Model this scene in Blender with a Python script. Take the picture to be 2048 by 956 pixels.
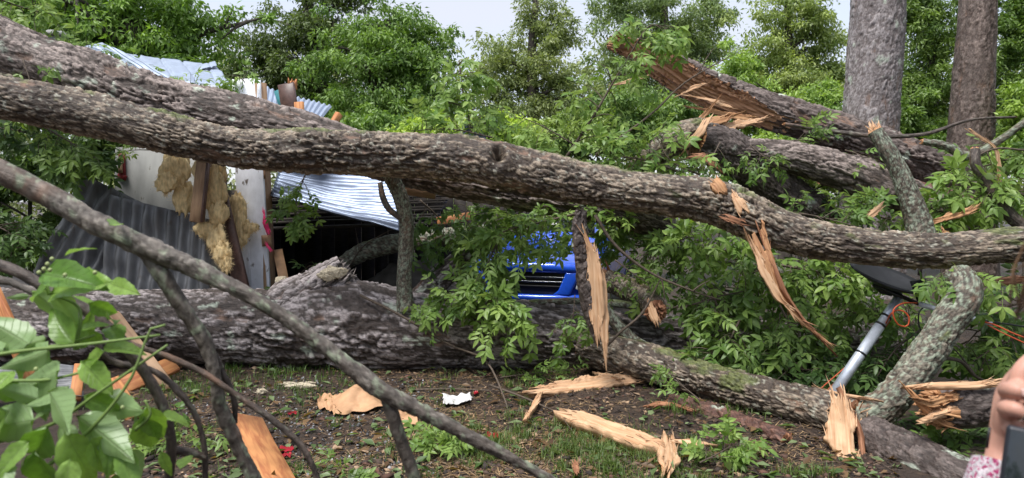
import bpy, math, random
import numpy as np
from mathutils import Vector, Matrix, noise as mnoise

scene = bpy.context.scene
for o in list(bpy.data.objects):
    bpy.data.objects.remove(o)
col = scene.collection
rng = np.random.default_rng(7)
random.seed(7)
R = math.radians

# ------------------------------------------------------------------ camera
CAMZ, FPX, HOR, CX = 1.6, 1409.0, 400.0, 1024.0
cam_d = bpy.data.cameras.new("camera")
cam = bpy.data.objects.new("camera", cam_d)
col.objects.link(cam)
cam.location = (0, 0, CAMZ)
cam.rotation_euler = (R(90), 0, 0)
cam_d.sensor_width = 36.0
cam_d.lens = 36.0 * FPX / 2048.0
cam_d.shift_y = -(478.0 - HOR) / 2048.0
cam_d.clip_start = 0.05
cam_d.clip_end = 2000
cam_d.dof.use_dof = True
cam_d.dof.focus_distance = 6.3
cam_d.dof.aperture_fstop = 6.5
scene.camera = cam

# ------------------------------------------------------------------ world, sun, exposure
SUN_EL, SUN_ROT = R(64), R(222)
world = bpy.data.worlds.new("World")
scene.world = world
world.use_nodes = True
wn, wl = world.node_tree.nodes, world.node_tree.links
wn.clear()
w_out = wn.new("ShaderNodeOutputWorld")
w_bg = wn.new("ShaderNodeBackground")
w_sky = wn.new("ShaderNodeTexSky")
w_sky.sky_type = 'NISHITA'
w_sky.sun_disc = False
w_sky.sun_elevation = SUN_EL
w_sky.sun_rotation = SUN_ROT
w_tc = wn.new("ShaderNodeTexCoord")
w_map = wn.new("ShaderNodeMapping")
w_map.inputs['Scale'].default_value = (1.0, 1.0, 2.6)
w_noi = wn.new("ShaderNodeTexNoise")
w_noi.inputs['Scale'].default_value = 2.2
w_noi.inputs['Detail'].default_value = 6
w_rmp = wn.new("ShaderNodeMapRange")
w_rmp.inputs['From Min'].default_value = 0.3
w_rmp.inputs['From Max'].default_value = 0.7
w_rmp.inputs['To Min'].default_value = 0.66
w_rmp.inputs['To Max'].default_value = 0.97
w_mix = wn.new("ShaderNodeMixRGB")
w_mix.inputs['Color2'].default_value = (2.8, 2.88, 3.2, 1)
wl.new(w_tc.outputs['Generated'], w_map.inputs['Vector'])
wl.new(w_map.outputs['Vector'], w_noi.inputs['Vector'])
wl.new(w_noi.outputs['Fac'], w_rmp.inputs['Value'])
wl.new(w_rmp.outputs['Result'], w_mix.inputs['Fac'])
wl.new(w_sky.outputs['Color'], w_mix.inputs['Color1'])
wl.new(w_mix.outputs['Color'], w_bg.inputs['Color'])
w_bg.inputs['Strength'].default_value = 0.1
wl.new(w_bg.outputs['Background'], w_out.inputs['Surface'])

sun_d = bpy.data.lights.new("sun", 'SUN')
sun_d.energy = 1.5
sun_d.angle = R(22)
sun_d.color = (1.0, 0.975, 0.945)
sun = bpy.data.objects.new("sun", sun_d)
col.objects.link(sun)
# sky sun_rotation is measured clockwise from +Y seen from above
sdir = Vector((math.sin(SUN_ROT) * math.cos(SUN_EL), math.cos(SUN_ROT) * math.cos(SUN_EL), math.sin(SUN_EL)))
sun.rotation_euler = sdir.to_track_quat('Z', 'Y').to_euler()

scene.view_settings.view_transform = 'Standard'
scene.view_settings.look = 'None'
scene.view_settings.exposure = 1.6
scene.view_settings.gamma = 1.0
scene.view_settings.use_curve_mapping = False
scene.cycles.use_denoising = True
scene.cycles.max_bounces = 6
scene.cycles.glossy_bounces = 2
scene.cycles.diffuse_bounces = 3
scene.cycles.transmission_bounces = 3
scene.cycles.transparent_max_bounces = 8
scene.cycles.sample_clamp_indirect = 4.0

# ------------------------------------------------------------------ helpers: placing
def P(px, py, d):
    """world point seen at photo pixel (px, py) standing d metres away along the view"""
    return np.array([(px - CX) / FPX * d, d, CAMZ - (py - HOR) / FPX * d])

def G(px, py, up=0.0):
    """point on the ground seen at a photo pixel"""
    d = (CAMZ - up) * FPX / (py - HOR)
    return np.array([(px - CX) / FPX * d, d, up])

def nrm(v):
    v = np.asarray(v, float)
    return v / (np.linalg.norm(v, axis=-1, keepdims=True) + 1e-12)

# ------------------------------------------------------------------ helpers: noise
def _hash(ix, iy, iz, seed):
    h = (ix.astype(np.int64) * 374761393 + iy.astype(np.int64) * 668265263 + iz.astype(np.int64) * 2147483647 + seed * 974634777) & 0xFFFFFFFF
    h = ((h ^ (h >> 13)) * 1274126177) & 0xFFFFFFFF
    h = ((h ^ (h >> 16)) * 2246822519) & 0xFFFFFFFF
    h = h ^ (h >> 15)
    return (h & 0xFFFFFF) / float(0x1000000)

def vnoise(x, y, z, seed=0):
    x, y, z = np.broadcast_arrays(np.asarray(x, float), np.asarray(y, float), np.asarray(z, float))
    fx, fy, fz = np.floor(x), np.floor(y), np.floor(z)
    ix, iy, iz = fx.astype(np.int64), fy.astype(np.int64), fz.astype(np.int64)
    tx, ty, tz = x - fx, y - fy, z - fz
    tx, ty, tz = tx * tx * (3 - 2 * tx), ty * ty * (3 - 2 * ty), tz * tz * (3 - 2 * tz)
    r = 0
    for a in (0, 1):
        for b in (0, 1):
            for c in (0, 1):
                w = (tx if a else 1 - tx) * (ty if b else 1 - ty) * (tz if c else 1 - tz)
                r = r + w * _hash(ix + a, iy + b, iz + c, seed)
    return r * 2 - 1

def fbm(x, y, z, seed=0, oct=3):
    r, a, f = 0, 1.0, 1.0
    for o in range(oct):
        r = r + a * vnoise(x * f, y * f, z * f, seed + o * 17)
        a *= 0.5
        f *= 2.03
    return r

def worley(a, b, K, seed):
    """2-D cells, periodic with K cells in b. returns f1, f2, random of cell, offset in a and b from the cell point"""
    ia, ib = np.floor(a).astype(np.int64), np.floor(b).astype(np.int64)
    f1 = np.full(a.shape, 9.0)
    f2 = np.full(a.shape, 9.0)
    cid = np.zeros(a.shape)
    da1 = np.zeros(a.shape)
    for da in (-1, 0, 1):
        for db in (-1, 0, 1):
            ca, cb = ia + da, ib + db
            cm = np.mod(cb, K)
            z = np.zeros_like(ca)
            pa = ca + 0.1 + 0.8 * _hash(ca, cm, z, seed)
            pb = cb + 0.1 + 0.8 * _hash(ca, cm, z + 1, seed)
            d = np.hypot(a - pa, b - pb)
            rid = _hash(ca, cm, z + 2, seed)
            closer = d < f1
            f2 = np.where(closer, f1, np.minimum(f2, d))
            cid = np.where(closer, rid, cid)
            da1 = np.where(closer, a - pa, da1)
            f1 = np.where(closer, d, f1)
    return f1, f2, cid, da1

# ------------------------------------------------------------------ helpers: meshes and objects
def mesh_np(name, V, F, attrs=None, smooth=False):
    """F: int array (m,k) or a list of such arrays"""
    V = np.asarray(V, np.float32)
    Fs = [np.asarray(f, np.int32) for f in (F if isinstance(F, list) else [F]) if len(f)]
    me = bpy.data.meshes.new(name)
    me.vertices.add(len(V))
    me.vertices.foreach_set("co", V.ravel())
    loops = np.concatenate([f.ravel() for f in Fs])
    tot = np.concatenate([np.full(len(f), f.shape[1], np.int32) for f in Fs])
    start = np.concatenate([[0], np.cumsum(tot)[:-1]]).astype(np.int32)
    me.loops.add(len(loops))
    me.loops.foreach_set("vertex_index", loops)
    me.polygons.add(len(tot))
    me.polygons.foreach_set("loop_start", start)
    if smooth:
        me.polygons.foreach_set("use_smooth", np.ones(len(tot), bool))
    for k, v in (attrs or {}).items():
        v = np.asarray(v, np.float32)
        if v.shape[1] == 4:
            at = me.attributes.new(k, 'FLOAT_COLOR', 'POINT')
            at.data.foreach_set("color", v.ravel())
        else:
            at = me.attributes.new(k, 'FLOAT_VECTOR', 'POINT')
            at.data.foreach_set("vector", v.ravel())
    me.update(calc_edges=True)
    return me

def tag(o, label=None, cat=None, group=None, kind=None):
    if label: o["label"] = label
    if cat: o["category"] = cat
    if group: o["group"] = group
    if kind: o["kind"] = kind
    return o

def empty(name, loc, label=None, cat=None, group=None):
    o = bpy.data.objects.new(name, None)
    o.empty_display_size = 0.1
    o.location = loc
    col.objects.link(o)
    return tag(o, label, cat, group)

def world_loc(o):
    l = Vector(o.location)
    while o.parent is not None:
        o = o.parent
        l = l + Vector(o.location)
    return l

def obj(name, V, F, mat, parent=None, org=None, attrs=None, smooth=False):
    """one mesh object; V in world coordinates"""
    V = np.asarray(V, float)
    if parent is not None:
        base = np.array(world_loc(parent))
        org = base
        loc = (0, 0, 0)
    else:
        if org is None:
            org = np.array([(V[:, 0].min() + V[:, 0].max()) / 2, (V[:, 1].min() + V[:, 1].max()) / 2, V[:, 2].min()])
        loc = org
    me = mesh_np(name, V - np.asarray(org), F, attrs, smooth)
    if mat is not None:
        me.materials.append(mat)
    o = bpy.data.objects.new(name, me)
    o.location = loc
    col.objects.link(o)
    if parent is not None:
        o.parent = parent
    return o

class MB:
    """collects boxes, tubes and shards into one mesh"""
    def __init__(s):
        s.V, s.F3, s.F4, s.n, s.U = [], [], [], 0, []
    def add(s, V, F4=(), F3=(), U=None):
        V = np.asarray(V, float)
        if len(F4): s.F4.append(np.asarray(F4) + s.n)
        if len(F3): s.F3.append(np.asarray(F3) + s.n)
        s.V.append(V)
        s.U.append(np.asarray(U, float) if U is not None else V.copy())
        s.n += len(V)
    def box(s, c, ax, ay, az):
        """centre and three half-axis vectors"""
        c, ax, ay, az = map(lambda q: np.asarray(q, float), (c, ax, ay, az))
        V = [c + i * ax + j * ay + k * az for i in (-1, 1) for j in (-1, 1) for k in (-1, 1)]
        U = [(i * np.linalg.norm(ax) + s.n * .37, j * np.linalg.norm(ay), k * np.linalg.norm(az)) for i in (-1, 1) for j in (-1, 1) for k in (-1, 1)]
        s.add(V, [(0, 1, 3, 2), (4, 6, 7, 5), (0, 4, 5, 1), (2, 3, 7, 6), (0, 2, 6, 4), (1, 5, 7, 3)], U=U)
    def tube(s, pts, rad, m=8, caps=True):
        pts = np.asarray(pts, float)
        n = len(pts)
        rad = np.broadcast_to(np.asarray(rad, float), (n,))
        T, N, B = frames(pts)
        th = np.linspace(0, 2 * np.pi, m, endpoint=False)
        ring = pts[:, None] + rad[:, None, None] * (np.cos(th)[None, :, None] * N[:, None] + np.sin(th)[None, :, None] * B[:, None])
        s0 = np.concatenate([[0], np.cumsum(np.linalg.norm(np.diff(pts, axis=0), axis=1))])
        U = np.stack([np.repeat(s0, m), (rad[:, None] * np.cos(th)).ravel(), (rad[:, None] * np.sin(th)).ravel()], 1)
        i = np.arange(n - 1)[:, None] * m
        j = np.arange(m)[None]
        k = (j + 1) % m
        F = np.stack([i + j, i + k, i + m + k, i + m + j], -1).reshape(-1, 4)
        V = ring.reshape(-1, 3)
        F3 = []
        if caps:
            V = np.concatenate([V, pts[:1], pts[-1:]])
            U = np.concatenate([U, [[s0[0], 0, 0]], [[s0[-1], 0, 0]]])
            a, b = n * m, n * m + 1
            F3 = [(a, (q + 1) % m, q) for q in range(m)] + [(b, (n - 1) * m + q, (n - 1) * m + (q + 1) % m) for q in range(m)]
        s.add(V, F, F3, U)
    def build(s, name, mat, parent=None, smooth=False, org=None):
        V = np.concatenate(s.V)
        F = []
        if s.F4: F.append(np.concatenate(s.F4))
        if s.F3: F.append(np.concatenate(s.F3))
        return obj(name, V, F, mat, parent, org, {"uvc": np.concatenate(s.U)}, smooth)

def frames(pts):
    pts = np.asarray(pts, float)
    T = np.gradient(pts, axis=0) if len(pts) > 2 else np.repeat((pts[1:] - pts[:1]), 2, 0)
    T = nrm(T)
    up = np.array([0, 0, 1.0])
    if abs(T[0] @ up) > 0.9: up = np.array([0, -1.0, 0])
    n = up - T[0] * (up @ T[0])
    N = [n / np.linalg.norm(n)]
    for i in range(1, len(pts)):
        v = N[-1] - T[i] * (N[-1] @ T[i])
        N.append(v / (np.linalg.norm(v) + 1e-12))
    N = np.array(N)
    return T, N, np.cross(T, N)

def catmull(Q, ds=None, n=None):
    """smooth resampled curve through rows of Q (any columns, first three are xyz)"""
    Q = np.asarray(Q, float)
    A = np.concatenate([[2 * Q[0] - Q[1]], Q, [2 * Q[-1] - Q[-2]]])
    out = []
    for i in range(1, len(A) - 2):
        t = np.linspace(0, 1, 24, endpoint=False)[:, None]
        p0, p1, p2, p3 = A[i - 1], A[i], A[i + 1], A[i + 2]
        out.append(0.5 * ((2 * p1) + (-p0 + p2) * t + (2 * p0 - 5 * p1 + 4 * p2 - p3) * t ** 2 + (-p0 + 3 * p1 - 3 * p2 + p3) * t ** 3))
    C = np.concatenate(out + [Q[-1:]])
    L = np.concatenate([[0], np.cumsum(np.linalg.norm(np.diff(C[:, :3], axis=0), axis=1))])
    if n is None: n = max(3, int(L[-1] / ds) + 1)
    s = np.linspace(0, L[-1], n)
    return np.stack([np.interp(s, L, C[:, k]) for k in range(C.shape[1])], 1), s

def PX(path):
    """rows (px, py, radius_px, depth) -> rows (x, y, z, radius_m)"""
    return np.array([list(P(a, b, d)) + [r * d / FPX] for a, b, r, d in path])

# ------------------------------------------------------------------ materials
MATS = {}
def nodes_of(name):
    m = bpy.data.materials.new(name)
    m.use_nodes = True
    nt = m.node_tree
    b = nt.nodes["Principled BSDF"]
    MATS[name] = m
    return m, nt.nodes, nt.links, b

def rgba(c): return (c[0], c[1], c[2], 1)

def m_simple(name, c, rough=0.6, metal=0.0, scale=30, var=0.25, bump=0.1, coord='Object', coat=0, detail=5, dirt=None, stretch=None, bdist=0.004):
    m, N, L, b = nodes_of(name)
    tc = N.new("ShaderNodeTexCoord")
    src = tc.outputs[coord]
    if stretch or coord == 'uvc':
        pass
    mp = N.new("ShaderNodeMapping")
    mp.inputs['Scale'].default_value = stretch or (1, 1, 1)
    L.new(src, mp.inputs['Vector'])
    n1 = N.new("ShaderNodeTexNoise")
    n1.inputs['Scale'].default_value = scale
    n1.inputs['Detail'].default_value = detail
    L.new(mp.outputs['Vector'], n1.inputs['Vector'])
    rp = N.new("ShaderNodeMapRange")
    rp.inputs['From Min'].default_value = 0.3
    rp.inputs['From Max'].default_value = 0.7
    rp.inputs['To Min'].default_value = 1 - var
    rp.inputs['To Max'].default_value = 1 + var
    L.new(n1.outputs['Fac'], rp.inputs['Value'])
    mu = N.new("ShaderNodeMixRGB")
    mu.blend_type = 'MULTIPLY'
    mu.inputs['Fac'].default_value = 1
    mu.inputs['Color1'].default_value = rgba(c)
    L.new(rp.outputs['Result'], mu.inputs['Color2'])
    last = mu.outputs['Color']
    if dirt:
        n2 = N.new("ShaderNodeTexNoise")
        n2.inputs['Scale'].default_value = dirt[1]
        n2.inputs['Detail'].default_value = 8
        n2.inputs['Roughness'].default_value = 0.65
        L.new(mp.outputs['Vector'], n2.inputs['Vector'])
        r2 = N.new("ShaderNodeMapRange")
        r2.inputs['From Min'].default_value = dirt[2]
        r2.inputs['From Max'].default_value = dirt[2] + 0.08
        L.new(n2.outputs['Fac'], r2.inputs['Value'])
        mx = N.new("ShaderNodeMixRGB")
        mx.inputs['Color2'].default_value = rgba(dirt[0])
        L.new(r2.outputs['Result'], mx.inputs['Fac'])
        L.new(last, mx.inputs['Color1'])
        last = mx.outputs['Color']
    L.new(last, b.inputs['Base Color'])
    b.inputs['Roughness'].default_value = rough
    b.inputs['Metallic'].default_value = metal
    b.inputs['Coat Weight'].default_value = coat
    if bump:
        bp = N.new("ShaderNodeBump")
        bp.inputs['Strength'].default_value = bump
        bp.inputs['Distance'].default_value = bdist
        L.new(n1.outputs['Fac'], bp.inputs['Height'])
        L.new(bp.outputs['Normal'], b.inputs['Normal'])
    return m

def m_bark(name, rough=0.62, fine=60, bump=0.7):
    m, N, L, b = nodes_of(name)
    at = N.new("ShaderNodeAttribute"); at.attribute_name = "Col"
    co = N.new("ShaderNodeAttribute"); co.attribute_name = "uvc"
    mp = N.new("ShaderNodeMapping")
    mp.inputs['Scale'].default_value = (0.45, 1, 1)
    L.new(co.outputs['Vector'], mp.inputs['Vector'])
    n1 = N.new("ShaderNodeTexNoise")
    n1.inputs['Scale'].default_value = fine
    n1.inputs['Detail'].default_value = 6
    n1.inputs['Roughness'].default_value = 0.62
    L.new(mp.outputs['Vector'], n1.inputs['Vector'])
    rp = N.new("ShaderNodeMapRange")
    rp.inputs['From Min'].default_value = 0.28
    rp.inputs['From Max'].default_value = 0.72
    rp.inputs['To Min'].default_value = 0.45
    rp.inputs['To Max'].default_value = 1.55
    L.new(n1.outputs['Fac'], rp.inputs['Value'])
    mu = N.new("ShaderNodeMixRGB"); mu.blend_type = 'MULTIPLY'
    mu.inputs['Fac'].default_value = 1
    L.new(at.outputs['Color'], mu.inputs['Color1'])
    L.new(rp.outputs['Result'], mu.inputs['Color2'])
    L.new(mu.outputs['Color'], b.inputs['Base Color'])
    b.inputs['Roughness'].default_value = rough
    b.inputs['Specular IOR Level'].default_value = 0.5
    bp = N.new("ShaderNodeBump")
    bp.inputs['Strength'].default_value = bump
    bp.inputs['Distance'].default_value = 0.02
    L.new(n1.outputs['Fac'], bp.inputs['Height'])
    L.new(bp.outputs['Normal'], b.inputs['Normal'])
    return m

def m_wood(name, c1, c2, scale=40, rough=0.7, stretch=(0.06, 1, 1), knots=False, bump=0.4):
    """fresh split or sawn wood: grain runs along the first component of the uvc attribute"""
    m, N, L, b = nodes_of(name)
    co = N.new("ShaderNodeAttribute"); co.attribute_name = "uvc"
    mp = N.new("ShaderNodeMapping")
    mp.inputs['Scale'].default_value = stretch
    L.new(co.outputs['Vector'], mp.inputs['Vector'])
    n1 = N.new("ShaderNodeTexNoise")
    n1.inputs['Scale'].default_value = scale
    n1.inputs['Detail'].default_value = 5
    n1.inputs['Distortion'].default_value = 0.8 if knots else 0.2
    L.new(mp.outputs['Vector'], n1.inputs['Vector'])
    cr = N.new("ShaderNodeValToRGB")
    cr.color_ramp.elements[0].position = 0.32
    cr.color_ramp.elements[0].color = rgba(c2)
    cr.color_ramp.elements[1].position = 0.6
    cr.color_ramp.elements[1].color = rgba(c1)
    L.new(n1.outputs['Fac'], cr.inputs['Fac'])
    n2 = N.new("ShaderNodeTexNoise")
    n2.inputs['Scale'].default_value = 5
    L.new(co.outputs['Vector'], n2.inputs['Vector'])
    rp = N.new("ShaderNodeMapRange")
    rp.inputs['To Min'].default_value = 0.65
    rp.inputs['To Max'].default_value = 1.3
    L.new(n2.outputs['Fac'], rp.inputs['Value'])
    mu = N.new("ShaderNodeMixRGB"); mu.blend_type = 'MULTIPLY'
    mu.inputs['Fac'].default_value = 1
    L.new(cr.outputs['Color'], mu.inputs['Color1'])
    L.new(rp.outputs['Result'], mu.inputs['Color2'])
    L.new(mu.outputs['Color'], b.inputs['Base Color'])
    b.inputs['Roughness'].default_value = rough
    bp = N.new("ShaderNodeBump")
    bp.inputs['Strength'].default_value = bump
    bp.inputs['Distance'].default_value = 0.006
    L.new(n1.outputs['Fac'], bp.inputs['Height'])
    L.new(bp.outputs['Normal'], b.inputs['Normal'])
    return m

def m_leaf(name, dark, light, under, attr=False, trans=0.38, rough=0.42):
    m, N, L, b = nodes_of(name)
    out = N["Material Output"]
    if attr:
        at = N.new("ShaderNodeAttribute"); at.attribute_name = "Col"
        base = at.outputs['Color']
    else:
        oi = N.new("ShaderNodeObjectInfo")
        cr = N.new("ShaderNodeValToRGB")
        cr.color_ramp.elements[0].color = rgba(dark)
        cr.color_ramp.elements[1].color = rgba(light)
        L.new(oi.outputs['Random'], cr.inputs['Fac'])
        tc = N.new("ShaderNodeTexCoord")
        n1 = N.new("ShaderNodeTexNoise")
        n1.inputs['Scale'].default_value = 9
        L.new(tc.outputs['Object'], n1.inputs['Vector'])
        rp = N.new("ShaderNodeMapRange")
        rp.inputs['To Min'].default_value = 0.6
        rp.inputs['To Max'].default_value = 1.4
        L.new(n1.outputs['Fac'], rp.inputs['Value'])
        mu = N.new("ShaderNodeMixRGB"); mu.blend_type = 'MULTIPLY'
        mu.inputs['Fac'].default_value = 1
        L.new(cr.outputs['Color'], mu.inputs['Color1'])
        L.new(rp.outputs['Result'], mu.inputs['Color2'])
        ge = N.new("ShaderNodeNewGeometry")
        mx = N.new("ShaderNodeMixRGB")
        mx.inputs['Color2'].default_value = rgba(under)
        L.new(ge.outputs['Backfacing'], mx.inputs['Fac'])
        L.new(mu.outputs['Color'], mx.inputs['Color1'])
        base = mx.outputs['Color']
    L.new(base, b.inputs['Base Color'])
    b.inputs['Roughness'].default_value = rough
    b.inputs['Specular IOR Level'].default_value = 0.4
    tr = N.new("ShaderNodeBsdfTranslucent")
    g = N.new("ShaderNodeMixRGB"); g.blend_type = 'MULTIPLY'
    g.inputs['Fac'].default_value = 1
    g.inputs['Color2'].default_value = (1.25, 1.35, 0.5, 1)
    L.new(base, g.inputs['Color1'])
    L.new(g.outputs['Color'], tr.inputs['Color'])
    ms = N.new("ShaderNodeMixShader")
    ms.inputs['Fac'].default_value = trans
    L.new(b.outputs['BSDF'], ms.inputs[1])
    L.new(tr.outputs['BSDF'], ms.inputs[2])
    L.new(ms.outputs['Shader'], out.inputs['Surface'])
    return m

BARK = m_bark("bark")
BARKF = m_bark("bark_smooth", fine=90, bump=0.35)
WOOD = m_wood("fresh_split_wood", (0.52, 0.285, 0.135), (0.33, 0.145, 0.06), scale=55)
WOODP = m_wood("pale_split_wood", (0.68, 0.44, 0.26), (0.48, 0.255, 0.125), scale=55)
WOODR = m_wood("red_split_wood", (0.40, 0.19, 0.10), (0.22, 0.085, 0.04), scale=45)
LUMBER = m_wood("sawn_pine", (0.60, 0.27, 0.10), (0.36, 0.12, 0.045), scale=26, stretch=(0.12, 1, 1), knots=True, bump=0.12)
LUMBERO = m_wood("weathered_pine", (0.42, 0.27, 0.16), (0.25, 0.14, 0.08), scale=26, stretch=(0.12, 1, 1), knots=True, bump=0.2)
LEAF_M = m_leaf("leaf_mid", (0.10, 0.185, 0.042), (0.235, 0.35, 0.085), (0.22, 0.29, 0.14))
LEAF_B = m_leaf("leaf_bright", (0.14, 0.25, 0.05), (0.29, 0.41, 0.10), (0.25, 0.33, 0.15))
LEAF_D = m_leaf("leaf_dark", (0.05, 0.105, 0.028), (0.13, 0.215, 0.06), (0.09, 0.14, 0.07))  # darker copy for leaves in shaded spots, shade put into the colour
LEAF_F = m_leaf("leaf_near", (0.13, 0.25, 0.045), (0.29, 0.45, 0.10), (0.28, 0.41, 0.18), rough=0.33)
def leaf_veins(m):
    """pale midrib and side veins on the broad near leaves (object space: x along the leaf, y across)"""
    N, L = m.node_tree.nodes, m.node_tree.links
    b = N["Principled BSDF"]
    tc = N.new("ShaderNodeTexCoord"); sx = N.new("ShaderNodeSeparateXYZ"); L.new(tc.outputs['Object'], sx.inputs[0])
    def mth(op, a, c=None, clamp=False):
        q = N.new("ShaderNodeMath"); q.operation = op; q.use_clamp = clamp
        for k, v in enumerate((a, c)):
            if v is None: continue
            if isinstance(v, (int, float)): q.inputs[k].default_value = v
            else: L.new(v, q.inputs[k])
        return q.outputs[0]
    ay = mth('ABSOLUTE', sx.outputs['Y'])
    mid = mth('SUBTRACT', 1.0, mth('DIVIDE', ay, 0.009), True)
    v = mth('FRACT', mth('MULTIPLY', mth('SUBTRACT', sx.outputs['X'], mth('MULTIPLY', ay, 0.95)), 8.5))
    sv = mth('SUBTRACT', 1.0, mth('DIVIDE', mth('ABSOLUTE', mth('SUBTRACT', v, 0.5)), 0.055), True)
    msk = mth('MAXIMUM', mid, mth('MULTIPLY', sv, 0.45))
    old = b.inputs['Base Color'].links[0].from_socket
    mx = N.new("ShaderNodeMixRGB"); mx.inputs['Color2'].default_value = (0.36, 0.46, 0.20, 1)
    L.new(mth('MULTIPLY', msk, 0.6), mx.inputs['Fac']); L.new(old, mx.inputs['Color1'])
    # brown blemishes with a shape of their own
    n1 = N.new("ShaderNodeTexNoise"); n1.inputs['Scale'].default_value = 7; n1.inputs['Detail'].default_value = 4
    L.new(tc.outputs['Object'], n1.inputs['Vector'])
    oi = N.new("ShaderNodeObjectInfo"); vm = N.new("ShaderNodeVectorMath"); vm.operation = 'ADD'
    L.new(tc.outputs['Object'], vm.inputs[0]); L.new(oi.outputs['Location'], vm.inputs[1]); L.new(vm.outputs[0], n1.inputs['Vector'])
    r = mth('MULTIPLY', mth('SUBTRACT', n1.outputs['Fac'], 0.70, True), 9.0, True)
    m2 = N.new("ShaderNodeMixRGB"); m2.inputs['Color2'].default_value = (0.16, 0.11, 0.04, 1)
    L.new(r, m2.inputs['Fac']); L.new(mx.outputs['Color'], m2.inputs['Color1'])
    L.new(m2.outputs['Color'], b.inputs['Base Color'])
    bp = N.new("ShaderNodeBump"); bp.inputs['Strength'].default_value = .5; bp.inputs['Distance'].default_value = .02; bp.invert = True
    L.new(msk, bp.inputs['Height']); L.new(bp.outputs['Normal'], b.inputs['Normal'])
leaf_veins(LEAF_F)
LEAF_BG = m_leaf("leaf_crown", None, None, None, attr=True, trans=0.35)
TWIG = m_simple("twig_bark", (0.10, 0.075, 0.055), 0.85, scale=60, var=0.4, bump=0.5)
GREENSTEM = m_simple("green_stem", (0.16, 0.24, 0.06), 0.6, scale=40, var=0.2)
PAINTW = m_simple("flaking_white_paint", (0.80, 0.82, 0.88), 0.55, scale=25, var=0.08, bump=0.15, dirt=((0.13, 0.105, 0.085), 13, 0.61), stretch=(1, 1, 0.5))
PANELW = m_simple("grey_white_panel", (0.29, 0.29, 0.275), 0.7, scale=9, var=0.2, bump=0.1, dirt=((0.10, 0.085, 0.07), 18, 0.63), stretch=(1, 1, 0.35))
BROWNP = m_simple("brown_paint", (0.10, 0.055, 0.045), 0.45, scale=30, var=0.25, dirt=((0.30, 0.24, 0.2), 30, 0.70))
REDP = m_simple("red_paint", (0.22, 0.022, 0.025), 0.5, scale=20, var=0.2)
INSUL = m_simple("yellow_insulation", (0.76, 0.58, 0.31), 0.95, scale=45, var=0.28, bump=0.5, dirt=((0.46, 0.30, 0.11), 12, 0.60), bdist=0.012, stretch=(1, 1, .4))
KRAFT = m_simple("kraft_paper", (0.52, 0.30, 0.16), 0.7, scale=12, var=0.2, bump=0.2)
SHEDBLK = m_simple("shed_shade_black", (0.012, 0.011, 0.011), 0.9, scale=10, var=0.4)  # near-black floor colour, stands in for shade in the shed
BOARDD = m_simple("shade_dark_boards", (0.035, 0.028, 0.023), 0.9, scale=12, var=0.4, stretch=(1, 1, 4))  # boards coloured dark so the shed inside reads as shade

# ------------------------------------------------------------------ bark palettes and the trunk builder
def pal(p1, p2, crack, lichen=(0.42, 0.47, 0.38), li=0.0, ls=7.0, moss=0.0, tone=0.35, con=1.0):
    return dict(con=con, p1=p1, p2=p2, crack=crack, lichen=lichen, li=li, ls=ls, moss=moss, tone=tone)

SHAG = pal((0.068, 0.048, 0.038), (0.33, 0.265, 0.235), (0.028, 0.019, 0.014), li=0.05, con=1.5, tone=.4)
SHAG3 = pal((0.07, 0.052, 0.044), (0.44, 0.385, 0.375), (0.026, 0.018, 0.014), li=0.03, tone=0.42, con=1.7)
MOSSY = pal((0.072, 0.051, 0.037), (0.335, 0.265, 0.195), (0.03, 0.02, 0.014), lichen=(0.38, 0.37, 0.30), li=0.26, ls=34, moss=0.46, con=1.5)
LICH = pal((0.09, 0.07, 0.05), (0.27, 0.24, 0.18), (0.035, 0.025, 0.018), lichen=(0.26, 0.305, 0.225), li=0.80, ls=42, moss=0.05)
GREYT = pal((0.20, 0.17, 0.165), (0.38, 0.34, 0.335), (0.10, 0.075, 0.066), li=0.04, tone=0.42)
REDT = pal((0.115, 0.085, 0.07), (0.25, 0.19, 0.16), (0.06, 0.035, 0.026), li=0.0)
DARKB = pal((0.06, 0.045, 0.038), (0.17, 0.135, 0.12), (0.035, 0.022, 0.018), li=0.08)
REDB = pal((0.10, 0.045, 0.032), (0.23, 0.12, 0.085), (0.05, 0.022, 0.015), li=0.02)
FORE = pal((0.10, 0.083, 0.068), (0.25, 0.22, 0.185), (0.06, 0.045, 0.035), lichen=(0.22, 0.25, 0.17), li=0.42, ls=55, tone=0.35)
FORED = pal((0.055, 0.042, 0.034), (0.13, 0.10, 0.08), (0.05, 0.036, 0.03), lichen=(0.2, 0.2, 0.15), li=0.2, ls=60)

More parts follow.
